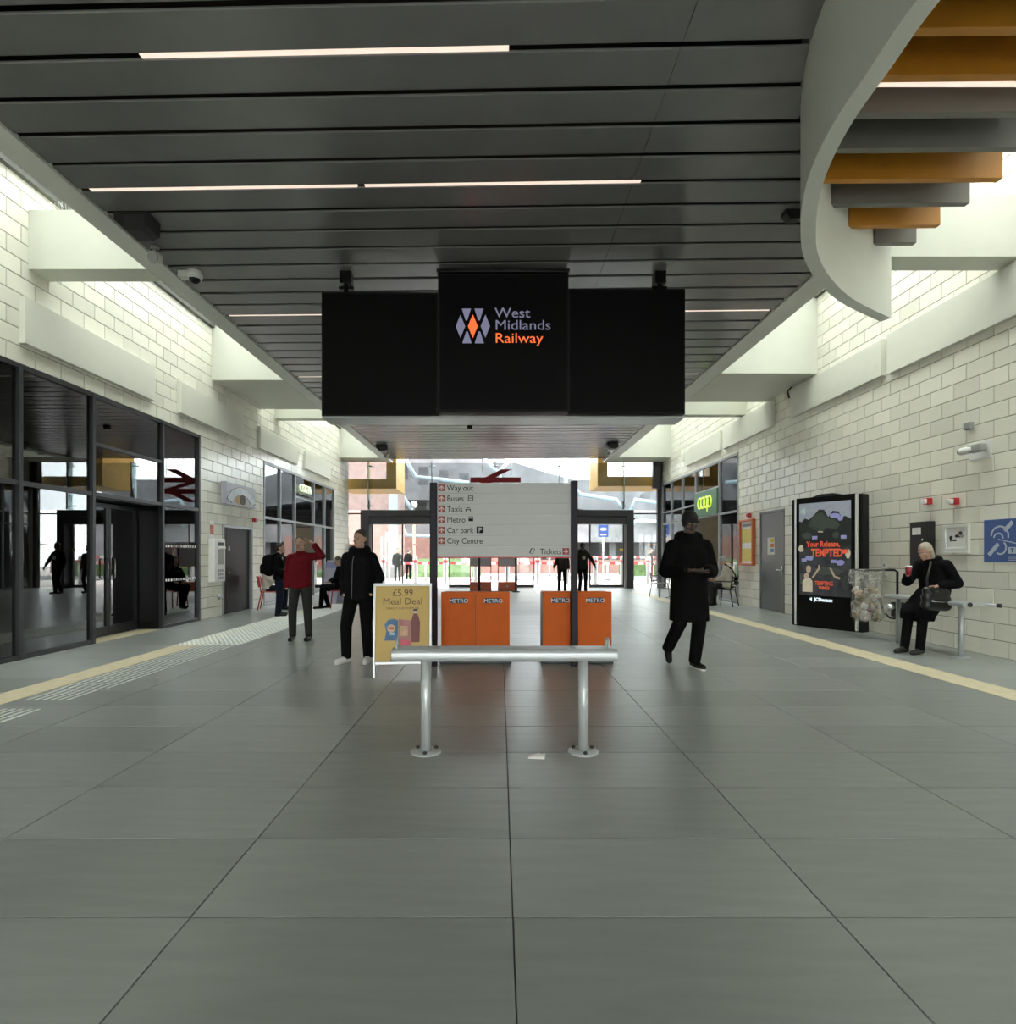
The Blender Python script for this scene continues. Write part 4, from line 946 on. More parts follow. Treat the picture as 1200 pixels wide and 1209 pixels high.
# ---- fittings under the ceiling edges
def ceil_thing(name, label, cat, px, py, z=ZC, group=None):
    Y = FPX*(z-EYE)/(VY-py); return thing(name, label, cat, ((px-VX)*Y/FPX, Y, z), 0, group)
def speaker(px, py, lab, k=1.0):
    t = ceil_thing('ceiling_speaker', lab, 'speaker', px, py, ZC, 'dark ceiling speakers'); w = .19*k
    MB().prism([(-w, 0), (w*1.05, 0), (w, -.17*k), (w*.6, -.20*k), (-w*.35, -.20*k), (-w, -.09*k)], -.12*k, .12*k).build('cabinet', M_dkgrey, t, 0.01); box('bracket', M_dark, t, -.1*k, .1*k, -.05, .05, -.03, 0.0); box('grille', M_dark, t, -w*.4, w*.8, -.12*k-.005, -.12*k, -.17*k, -.04*k)
speaker(162, 257, 'dark angular speaker under the left ceiling edge, nearest the camera'); speaker(935, 250, 'dark box speaker beside the curved drum', .5)
for px_, py_, lab in ((451, 526, 'far left small dark speaker under the ceiling edge'), (723, 523, 'far right small dark speaker under the ceiling edge')): speaker(px_, py_, lab, 1.0)
def bullet(px, py, lab, rz):
    t = ceil_thing('cctv_camera', lab, 'camera', px, py, ZC - 0.03, 'bullet cameras under the ceiling'); t.rotation_euler.z = rz
    MB().lathe([(0.05, -.03), (0.05, 0)], n=12).tube([(0, 0, -.02), (0, 0, -.1)], 0.02, 8).build('bracket', M_greypl, t)
    MB().tube([(0, .12, -.08), (0, -.12, -.19)], 0.07, 16).build('housing', M_fascia, t); MB().tube([(0, -.118, -.189), (0, -.135, -.197)], [.062, .056], 16).build('lens', M_greypl, t)
bullet(183, 291, 'grey bullet camera hanging under the left ceiling edge', 0.35); bullet(457, 533, 'tiny bullet camera at the far left ceiling edge', -0.3); bullet(717, 530, 'tiny bullet camera at the far right ceiling edge', 0.3)
t = ceil_thing('dome_camera', 'white dome security camera at the left edge of the slatted ceiling', 'camera', 230, 321, ZC)
box('junction_box', M_fascia, t, -.2, -.07, -.06, .06, -.09, 0, 0.006); MB().lathe([(0.085, -.09), (0.10, -.06), (0.10, 0)], n=20).build('housing', M_whitepl, t); MB().ell((0, -.0, -.09), (.075, .075, .075), 18).build('dome', M_black, t); MB().lathe([(.07, -.10), (.088, -.095), (.09, -.085)], n=20).build('dome_ring', M_whitepl, t)
t = ceil_thing('ceiling_sensor', 'small black sensor under the far slatted ceiling', 'sensor', 555, 503, ZC); box('body', M_black, t, -.07, .07, -.07, .07, -.1, 0, 0.01); box('lens', M_dkgrey, t, -.03, .03, -.074, -.07, -.07, -.03)

# ---- shop signs
t = thing('shop_sign', 'green panel sign with lime rounded letters on the right shop front', 'sign', (XR - 0.035, (mullS[1]+mullS[2])/2, 2.60), -PI/2)
wS = (mullS[2]-mullS[1])/2 - .04
M_cgreen = mat('shop_green', (0.085, 0.20, 0.12), 0.45); M_lime = mat('lime_letters', (0.5, 0.65, 0.08), emit=(0.62, 0.85, 0.12), estr=0.75)
box('panel', M_cgreen, t, -wS, wS, -.03, .02, 0.0, 0.78, 0.006)
def ringtube(par, cx, cz, rx, rz, m, a0=0, a1=2*PI, r=.028):
    full = abs(a1-a0-2*PI) < 1e-6; n = 22
    MB().tube([(cx+rx*math.cos(a0+(a1-a0)*i/n), -.045, cz+rz*math.sin(a0+(a1-a0)*i/n)) for i in range(n if full else n+1)], r, 6, closed=full).build('letter', m, par)
cx0 = -0.08
ringtube(t, -.42, .42, .17, .17, M_lime, 0.6, 2*PI-0.6); ringtube(t, -.14, .42, .17, .17, M_lime); ringtube(t, .14, .42, .17, .17, M_lime); ringtube(t, .42, .42, .17, .17, M_lime)
MB().tube([(.25, -.045, .42), (.25, -.045, .12)], .028, 6).build('letter', M_lime, t)
t = thing('shop_sign', 'lit pale coffee shop lettering on the upper glass of the left shop front', 'sign', (XL + 0.05, (mullC[2]+mullC[3])/2, 3.15), PI/2)
M_glowtxt = mat('lit_letters', (0.8, 0.8, 0.7), emit=(0.8, 0.95, 0.62), estr=0.55)
text('COSTA', 0.33, M_glowtxt, t, -.15, 0.17, -.02, align='CENTER', ext=0.02, bold=.004); box('rail', M_dark, t, -.7, .7, 0.0, .04, .07, .1)
# green vinyl and product circles on the coop glass
t = thing('window_vinyl', 'dark green window vinyl with pale rings behind the right shop glass', 'vinyl', (XR + 0.07, (mullS[0]+mullS[1])/2, 0.1), -PI/2); wv = (mullS[1]-mullS[0])/2 - .05
box('sheet', mat('vinyl_green', (0.05, 0.13, 0.09), 0.5), t, -wv, wv*.2, -.004, .0, 0, 2.4)
for z in (0.95, 1.35, 1.75, 2.1): arc(t, mat('vinyl_mint', (0.30, 0.5, 0.42)), -.25, z, .16, .05, 0, 2*PI, y=-.006, nm='ring')

# ================================================================ ADVERTISING TOTEM
tt = thing('advert_totem', 'tall black advertising totem with a lit film-style poster by the right wall', 'advertising totem', (5.985, 10.61, 0), -1.077)
body = box('body', M_black, tt, -.56, .56, .0, .25, .03, 2.44, 0.01)
box('plinth', M_black, tt, -.58, .58, .02, .24, 0, .03)
for s_ in (-1, 1):
    box('side_wing', M_black, tt, s_*.67 if s_ < 0 else .595, -.595 if s_ < 0 else .67, .03, .23, 0.0, 2.43, 0.015)
    box('white_strip', M_whitepl, tt, s_*.577-.017, s_*.577+.017, -.006, .05, 0.02, 2.43, 0.003)
MB().prism([(-.3, 2.44), (.3, 2.44), (.12, 2.49), (-.12, 2.49)], .06, .2).build('top_cap', M_dark, tt)
box('lower_panel', M_black, tt, -.55, .55, -.006, .0, .05, .38, 0.004)
def em(n_, c, e_=0.5): return mat('print_' + n_, c, 0.35, var=0.12, vscale=14, emit=c, estr=e_)
ps = box('poster_screen', mat('print_ground', (0.05, 0.052, 0.055), 0.2, var=0.5, vscale=6, emit=(0.03, 0.03, 0.035), estr=0.5), tt, -.49, .49, -.006, .0, .60, 2.33)
layer = [0]
def pp(m, poly, nm='print_shape'):
    layer[0] += 1; return flat(nm, m, ps, poly, -.006 - .0003*layer[0], .0003)
def blob(cx, cz, rx, rz, j=.18, n=16): return [(cx+rx*math.cos(2*PI*i/n)*(1+random.uniform(-j, j)), cz+rz*math.sin(2*PI*i/n)*(1+random.uniform(-j, j))) for i in range(n)]
sky = em('sky', (0.24, 0.26, 0.30)); dk = em('dark', (0.018, 0.020, 0.018)); dk2 = em('dark_olive', (0.045, 0.055, 0.045)); skin_ = em('skin', (0.35, 0.27, 0.2)); lil = em('lilac', (0.22, 0.22, 0.42)); rd = em('red', (0.62, 0.10, 0.045)); cr = em('cream', (0.45, 0.40, 0.30)); paleg = em('pale_green', (0.3, 0.42, 0.36))
pp(sky, [(-.49, 1.9), (.49, 1.95), (.49, 2.33), (-.49, 2.33)])
pp(dk, [(-.49, 1.5), (.49, 1.5), (.49, 2.0), (.38, 2.06), (.33, 2.02), (.27, 2.14), (.16, 2.16), (.08, 2.05), (0, 2.19), (-.1, 2.2), (-.2, 2.1), (-.3, 2.02), (-.38, 2.05), (-.44, 1.98), (-.49, 2.0)])
pp(dk2, [(-.28, 1.98), (-.2, 2.1), (-.05, 2.14), (.08, 2.02), (.2, 2.0), (.3, 1.9), (.22, 1.82), (.05, 1.86), (-.04, 1.78), (-.2, 1.84), (-.3, 1.9)]); pp(dk, seg((-.26, 1.89), (.02, 1.82), .012)); pp(cr, seg((-.12, 1.79), (-.02, 1.78), .018))
pp(lil, blob(.2, 2.07, .09, .05)); pp(lil, blob(.3, 2.02, .05, .05)); pp(paleg, [(-.46, 2.16), (-.37, 2.27), (-.37, 2.12), (-.39, 2.12), (-.39, 2.15)])
text('4', .17, paleg, ps, -.47, 2.13, -.0125, ext=.0003)
for cx, cz in ((-.18, 1.68), (.36, 1.68), (-.39, 1.26), (.18, 1.24)): pp(lil, [(cx-.05, cz-.03), (cx+.05, cz-.03), (cx+.05, cz+.03), (cx-.05, cz+.03)])
for cx, cz, a, b in ((-.33, 1.72, .1, .06), (.22, 1.72, .06, .06), (-.28, 1.3, .08, .05), (.3, 1.22, .08, .05)): pp(lil if cz < 1.4 else dk2, blob(cx, cz, a, b))
pp(cr, blob(-.45, 1.48, .05, .07)); pp(cr, blob(.44, 1.38, .05, .08)); pp(rd, blob(.38, 1.42, .06, .04))
text('Your Release,', .145, rd, ps, -.02, 1.51, -.0135, align='CENTER', ext=.0003, bold=.004, sx=.78); text('TEMPTED', .2, rd, ps, .05, 1.33, -.0135, align='CENTER', ext=.0003, bold=.006, sx=.70)
text('TEMPTING', .1, rd, ps, .0, .80, -.0135, align='CENTER', ext=.0003, bold=.003, sx=.72); text('THINGS', .08, rd, ps, .0, .72, -.0135, align='CENTER', ext=.0003, bold=.003, sx=.72)
pp(dk2, blob(.08, 1.06, .25, .08)); pp(skin_, seg((-.22, .93), (-.1, 1.1), .035)); pp(skin_, seg((-.1, 1.08), (-.09, 1.17), .03)); pp(skin_, seg((.12, 1.12), (.2, .96), .035)); pp(skin_, seg((.2, .96), (.3, .93), .04))
pp(skin_, blob(-.3, 1.09, .05, .07, .08)); pp(cr, [(-.42, .66), (-.22, .66), (-.22, .86), (-.27, .93), (-.36, .93), (-.42, .85)]); pp(skin_, blob(-.34, .96, .05, .06, .08)); pp(dk2, [(-.47, .8), (-.42, .8), (-.42, 1.02), (-.47, .98)]); pp(em('blk2', (0.03, 0.035, 0.03)), blob(.4, .85, .06, .14))
M_litlogo = mat('lit_logo', (0.6, 0.7, 0.8), emit=(0.75, 0.9, 1.0), estr=1.0)
text('JCDecaux', .085, M_litlogo, tt, -.02, .50, -.004, align='CENTER', ext=.002, bold=.003); flat('logo_arrow', M_litlogo, tt, [(-.29, .53), (-.24, .50), (-.24, .56)], -.002)

# ================================================================ BAG BIN
bn2 = thing('bag_bin', 'clear litter bag hanging from a wall hoop, half full of rubbish', 'litter bin', (6.03, 9.45, 0))
M_bag = bpy.data.materials.new('clear_bag'); M_bag.use_nodes = True
nt = M_bag.node_tree; N = nt.nodes; N.remove(N['Principled BSDF'])
tr_ = N.new('ShaderNodeBsdfTransparent'); tr_.inputs[0].default_value = (0.93, 0.93, 0.91, 1); pb_ = N.new('ShaderNodeBsdfPrincipled'); pb_.inputs['Base Color'].default_value = (0.8, 0.8, 0.76, 1); pb_.inputs['Roughness'].default_value = 0.2
nz = N.new('ShaderNodeTexNoise'); nz.inputs['Scale'].default_value = 7; nz.inputs['Detail'].default_value = 4
rp = N.new('ShaderNodeMapRange'); rp.inputs['From Min'].default_value = .4; rp.inputs['From Max'].default_value = .7; rp.inputs['To Min'].default_value = .04; rp.inputs['To Max'].default_value = .42
mx = N.new('ShaderNodeMixShader'); bpn = N.new('ShaderNodeBump'); bpn.inputs['Strength'].default_value = .45; bpn.inputs['Distance'].default_value = .03
nt.links.new(nz.outputs['Fac'], rp.inputs['Value']); nt.links.new(rp.outputs[0], mx.inputs[0]); nt.links.new(tr_.outputs[0], mx.inputs[1]); nt.links.new(pb_.outputs[0], mx.inputs[2]); nt.links.new(nz.outputs['Fac'], bpn.inputs['Height']); nt.links.new(bpn.outputs[0], pb_.inputs['Normal']); nt.links.new(mx.outputs[0], N['Material Output'].inputs['Surface'])
hoop = ngon(0, 0, .24, .19, 24)
MB().tube([(x, y, 1.11) for x, y in hoop], .013, 8, closed=True).build('hoop', M_dkgrey, bn2)
MB().tube([(.24, 0, 1.11), (.45, 0, 1.11), (.5, 0, 1.08), (.5, 0, .45)], .02, 8).box(.46, .565, -.1, .1, .34, .58).build('wall_bracket', M_dkgrey, bn2, 0.004)
MB().tube([(.3, -.02, .5), (.46, -.02, .5)], .055, 14).build('clamp', M_steel, bn2); MB().tube([(.3, 0, .4), (.34, -.05, .33), (.42, -.05, .32), (.48, 0, .36)], .015, 8).build('strap', M_dkgrey, bn2)
def bag_mesh():
    n, m = 28, 12; vs = []; fs = []
    for j in range(m+1):
        t_ = j/m; z = 1.12 - t_*.84
        k = 1.0 - .10*math.sin(t_*PI) + (.06 if t_ > .6 else 0)
        if j == m: k *= .75
        for i in range(n):
            a = 2*PI*i/n; q = k*(1 + .035*math.sin(5*a+3*t_*4) + random.uniform(-.012, .012)); vs.append((.245*q*math.cos(a), .195*q*math.sin(a), z + random.uniform(-.006, .006)))
    for j in range(m):
        for i in range(n): fs.append((j*n+i, j*n+(i+1) % n, (j+1)*n+(i+1) % n, (j+1)*n+i))
    fs.append(tuple(range(m*n, m*n+n)))
    return MB().add(vs, fs, 0, True)
bag_mesh().build('bag', M_bag, bn2)
sk = MB(); n = 28; vs = []; fs = []
for j, (k, z) in enumerate(((1.0, 1.125), (1.08, 1.11), (1.12, 1.0))):
    for i in range(n):
        a = 2*PI*i/n; zz = z - (.13*max(0, math.cos(a - 3.6))**2 + random.uniform(0, .03) if j == 2 else 0); vs.append((.25*k*math.cos(a), .2*k*math.sin(a), zz))
for j in range(2):
    for i in range(n): fs.append((j*n+i, j*n+(i+1) % n, (j+1)*n+(i+1) % n, (j+1)*n+i))
sk.add(vs, fs, 0, True).build('bag_rim', M_bag, bn2)
cols = [(0.55, 0.5, 0.42), (0.30, 0.22, 0.13), (0.6, 0.58, 0.52), (0.25, 0.2, 0.14), (0.45, 0.35, 0.25), (0.4, 0.08, 0.08), (0.5, 0.45, 0.3), (0.2, 0.17, 0.12), (0.62, 0.6, 0.55)]
for i in range(48):
    z = .33 + .47*(i/48); a = random.uniform(0, 2*PI); rr = random.uniform(.05, .165)
    mb = MB().ell((0, 0, 0), (random.uniform(.045, .085), random.uniform(.04, .07), random.uniform(.035, .065)), 8)
    mb.v = [(v[0]*random.uniform(.75, 1.25), v[1]*random.uniform(.75, 1.25), v[2]*random.uniform(.75, 1.25)) for v in mb.v]; mb.sm = [False]*len(mb.sm)
    mb.build('litter_piece', mat('litter_%d' % (i % 9), cols[i % 9], 0.7, var=0.25, vscale=12), bn2, loc=(rr*math.cos(a)*1.15, rr*math.sin(a)*.85, z), rot=(random.uniform(0, 3), random.uniform(0, 3), 0))

# ---- wall perch bench at right
bw = thing('perch_bench', 'silver perch bench along the right brick wall, with the seated woman', 'bench', (6.14, 8.22, 0))
MB().prism(rounded(.685, .745, -.15, .15, .028), -.77, .78, axis='y').build('seat_beam', M_silver, bw, 0.004)
for y in (-.60, .60):
    lg = MB().tube([(-.03, y, .012), (-.03, y, .70)], .034, 18).build('leg', M_silver, bw); MB().lathe([(.11, 0), (.11, .008), (.1, .012), (.04, .014)], (-.03, y, 0), 24).build('base_plate', M_silver, lg)
MB().tube([(-.06, -.775, .712), (-.06, -.79, .712)], .03, 12).build('end_cap', M_dkgrey, bw); MB().tube([(.13, -.7, .712), (.22, -.88, .712)], .022, 10).build('wall_tie', M_silver, bw); MB().tube([(.215, -.87, .712), (.23, -.91, .712)], .027, 10).build('tie_cap', M_dkgrey, bw)
for y in (-.5, .5): MB().tube([(.14, y, .71), (.46, y, .71)], .018, 10).build('wall_arm', M_silver, bw)

# ---- cafe furniture
def cafe_chair(label, loc, rz, m, arms=False, slats=False, group='cafe chairs'):
    t = thing('cafe_chair', label, 'chair', loc, rz, group)      # the sitter faces local -y
    mb = MB(); mb.prism(rounded(-.21, .21, -.2, .2, .05), .435, .46, axis='z'); mb.build('seat', m, t, 0.006)
    for sx in (-1, 1):
        MB().tube([(sx*.18, -.17, .44), (sx*.205, -.22, 0)], [.018, .013], 10).build('leg', m, t)
        MB().tube([(sx*.18, .17, .44), (sx*.21, .26, 0)], [.018, .013], 10).build('leg', m, t)
        MB().tube([(sx*.18, .18, .45), (sx*.19, .25, .82)], .014, 8).build('back_post', m, t)
        if arms: MB().tube([(sx*.2, .22, .66), (sx*.23, -.15, .66), (sx*.21, -.2, .62), (sx*.2, -.2, .44)], .014, 8).build('armrest', m, t)
    if slats:
        for z in (.52, .60, .68, .76): MB().tube([(-.185, .195+.19*(z-.45), z), (0, .225+.19*(z-.45), z), (.185, .195+.19*(z-.45), z)], .018, 6).build('back_slat', m, t)
    else:
        n = 9; vs = []; fs = []
        for off in (0, .018):
            for z in (.56, .70, .83):
                for i in range(n):
                    u = -1+2*i/(n-1); vs.append((u*.2, .2+.19*(z-.45)+.03*(1-u*u)+off, z))
        for o_ in (0, 3*n):
            for j in range(2):
                for i in range(n-1): fs.append((o_+j*n+i, o_+j*n+i+1, o_+(j+1)*n+i+1, o_+(j+1)*n+i))
        for i in range(n-1): fs += [(i, i+1, 3*n+i+1, 3*n+i), (2*n+i, 2*n+i+1, 5*n+i+1, 5*n+i)]
        for j in range(2): fs += [(j*n, (j+1)*n, 3*n+(j+1)*n, 3*n+j*n), (j*n+n-1, (j+1)*n+n-1, 3*n+(j+1)*n+n-1, 3*n+j*n+n-1)]
        MB().add(vs, fs, 0, True).build('backrest', m, t)
    return t
M_redchair = mat('red_chair', (0.42, 0.035, 0.03), 0.4); M_blkchair = mat('black_chair', (0.02, 0.02, 0.02), 0.45); M_wire = mat('grey_wire', (0.25, 0.26, 0.27), 0.35, metal=0.6)
CH1 = (-5.72, 14.35, 0); CH2 = (-4.15, 14.75, 0)
cafe_chair('red cafe chair by the left wall, beside the black door', CH1, PI/2 + .25, M_redchair)
cafe_chair('red cafe chair right of the man in red, before the lilac A-board', CH2, -PI/2 + .5, M_redchair)
CH3 = (6.0, 15.25, 0); CH3R = -2.3
cafe_chair('black slatted armchair by the green-signed shop, occupied', CH3, CH3R, M_blkchair, True, True)
t = thing('cafe_table', 'small grey wire cafe table near the right-hand far glass', 'table', (5.42, 17.9, 0)); MB().lathe([(.3, .72), (.31, .73), (.3, .745)], n=24).build('table_top', M_wire, t); MB().tube([(0, 0, .05), (0, 0, .73)], .025, 10).build('stem', M_wire, t)
for i in range(4):
    a = PI/4+PI/2*i; MB().tube([(0, 0, .08), (.28*math.cos(a), .28*math.sin(a), .012)], .012, 6).build('foot', M_wire, t)
cafe_chair('grey wire chair beside the small table at the right far glass', (5.15, 18.5, 0), 0.4, M_wire, True, True)
# ================================================================ PEOPLE
V = lambda *a: Vector(a)
class Prim:
    def __init__(s): s.v = []; s.f = []
    def _add(s, vs, fs):
        o = len(s.v); s.v += [tuple(v) for v in vs]; s.f += [[o+i for i in f] for f in fs]
    def cap(s, p, q, r0, r1=None, flat1=False, flat0=False, n=14, sq=1.0):
        """tapered capsule; sq squashes the section along local y"""
        r1 = r0 if r1 is None else r1; p, q = Vector(p), Vector(q); d = q - p
        if d.length < 1e-5: d = Vector((0, 0, 1e-4)); q = p + d
        L_ = d.length; d.normalize()
        a = Vector((0, 1, 0)) if abs(d.y) < .9 else Vector((1, 0, 0))
        u = (a - d*a.dot(d)).normalized(); w = d.cross(u)
        rows = []
        if flat0: rows.append((0, r0*.9)); rows.append((0.002, r0))
        else:
            for i in range(1, 5): t_ = PI/2*i/4; rows.append((-r0*math.cos(t_), r0*math.sin(t_)))
        for i in range(1, 4): rows.append((L_*i/4, r0 + (r1-r0)*i/4))
        if flat1: rows.append((L_-.002, r1)); rows.append((L_, r1*.93))
        else:
            for i in range(4, 0, -1): t_ = PI/2*i/4; rows.append((L_ + r1*math.cos(t_), r1*math.sin(t_)))
        vs = []
        for (h_, r_) in rows:
            for k in range(n):
                t_ = 2*PI*k/n; vs.append(p + d*h_ + u*(r_*math.cos(t_)*sq) + w*(r_*math.sin(t_)))
        fs = []
        m = len(rows)
        for i in range(m-1):
            for k in range(n): fs.append((i*n+k, i*n+(k+1) % n, (i+1)*n+(k+1) % n, (i+1)*n+k))
        fs.append(tuple(reversed(range(n)))); fs.append(tuple(range((m-1)*n, m*n)))
        s._add(vs, fs); return s
    def ell(s, c, r, R_=None, n=16):
        mb = MB().ell((0, 0, 0), r, n); vs = [Vector(v) for v in mb.v]
        if R_ is not None: vs = [R_ @ v for v in vs]
        s._add([Vector(c) + v for v in vs], mb.f); return s
    def skin(s, name, m, parent, vox, it=4, ground=None):
        me = bpy.data.meshes.new(name); me.from_pydata(s.v, [], s.f)
        bm = bmesh.new(); bm.from_mesh(me); bmesh.ops.recalc_face_normals(bm, faces=bm.faces); bm.to_mesh(me); bm.free()
        tmp = bpy.data.objects.new('tmp', me); COL.objects.link(tmp)
        md = tmp.modifiers.new('r', 'REMESH'); md.mode = 'VOXEL'; md.voxel_size = vox
        sm = tmp.modifiers.new('s', 'SMOOTH'); sm.iterations = it; sm.factor = 0.5
        bpy.context.view_layer.update()
        out = bpy.data.meshes.new_from_object(tmp.evaluated_get(bpy.context.evaluated_depsgraph_get()))
        bpy.data.objects.remove(tmp); bpy.data.meshes.remove(me)
        out.materials.clear(); out.materials.append(m)
        n = len(out.vertices); co = np.empty(n*3, 'f'); out.vertices.foreach_get('co', co); co = co.reshape(-1, 3)
        if ground is not None: co[:, 2] = np.maximum(co[:, 2], ground); out.vertices.foreach_set('co', co.ravel())
        out.polygons.foreach_set('use_smooth', [True]*len(out.polygons)); out.update()
        o = bpy.data.objects.new(name, out); COL.objects.link(o); o.parent = parent; return o

def cloth(n, c, rough=0.9): return mat('cloth_' + n, c, rough, var=0.15, vscale=8, bump=0.6, bscale=14, spec=0.12)
M_skin = mat('skin_light', (0.42, 0.25, 0.18), 0.5, var=0.06); M_skin2 = mat('skin_brown', (0.07, 0.036, 0.024), 0.5, var=0.06)
M_eye = mat('eye_white', (0.6, 0.58, 0.55), 0.3); M_iris = mat('eye_dark', (0.02, 0.015, 0.01), 0.2); M_lips = mat('lips', (0.28, 0.11, 0.09), 0.5)

def stand(s=1.0):
    J = dict(pelvis=V(0,0,.95), chest=V(0,.01,1.28), neck=V(0,.015,1.45), head=V(0,-.025,1.62),
             shA=V(-.168,.015,1.375), shB=V(.168,.015,1.375), elA=V(-.225,.04,1.10), elB=V(.225,.04,1.10), wrA=V(-.235,-.04,.86), wrB=V(.235,-.04,.86),
             hipA=V(-.09,0,.92), hipB=V(.09,0,.92), knA=V(-.105,-.02,.50), knB=V(.105,-.02,.50), anA=V(-.11,.02,.085), anB=V(.11,.02,.085),
             toA=V(-.13,-.15,.035), toB=V(.13,-.15,.035))
    return {k: v*s for k, v in J.items()}
def seated(s=1.0):
    J = dict(pelvis=V(0,.05,.57), chest=V(0,.07,.92), neck=V(0,.05,1.09), head=V(0,.0,1.265),
             shA=V(-.165,.06,1.02), shB=V(.165,.06,1.02), elA=V(-.23,.0,.80), elB=V(.23,.0,.80), wrA=V(-.13,-.2,.70), wrB=V(.13,-.2,.70),
             hipA=V(-.09,.03,.55), hipB=V(.09,.03,.55), knA=V(-.11,-.38,.54), knB=V(.11,-.38,.54), anA=V(-.11,-.36,.085), anB=V(.11,-.36,.085),
             toA=V(-.12,-.52,.035), toB=V(.12,-.52,.035))
    return {k: v*s for k, v in J.items()}

def hand(pr, w, d, nrm, side, s=1.0, curl=.5):
    """palm, four unequal bent fingers, thumb leaving the side of the palm"""
    d = Vector(d).normalized(); nrm = Vector(nrm); nrm = (nrm - d*nrm.dot(d)).normalized(); sd = d.cross(nrm)*side
    w = Vector(w)
    for o in (-.026, -.009, .009, .026): pr.cap(w + sd*o*.7*s, w + d*.085*s + sd*o*s, .016*s, .0135*s, n=8)
    for o, l in ((-.031, .032), (-.0105, .042), (.0105, .045), (.031, .040)):
        b = w + d*.088*s + sd*o*s; d1 = (d*math.cos(curl) + nrm*math.sin(curl)); m_ = b + d1*l*s; d2 = (d*math.cos(curl*2.2) + nrm*math.sin(curl*2.2))
        pr.cap(b, m_, .0095*s, .0085*s, n=8); pr.cap(m_, m_ + d2*l*.85*s, .0085*s, .007*s, n=8)
    b = w + d*.025*s + sd*.03*s; m_ = b + (d*.6 + sd*.7 + nrm*.35).normalized()*.045*s
    pr.cap(b, m_, .013*s, .011*s, n=8); pr.cap(m_, m_ + (d*.85 + sd*.15 + nrm*.5).normalized()*.035*s, .0105*s, .008*s, n=8)

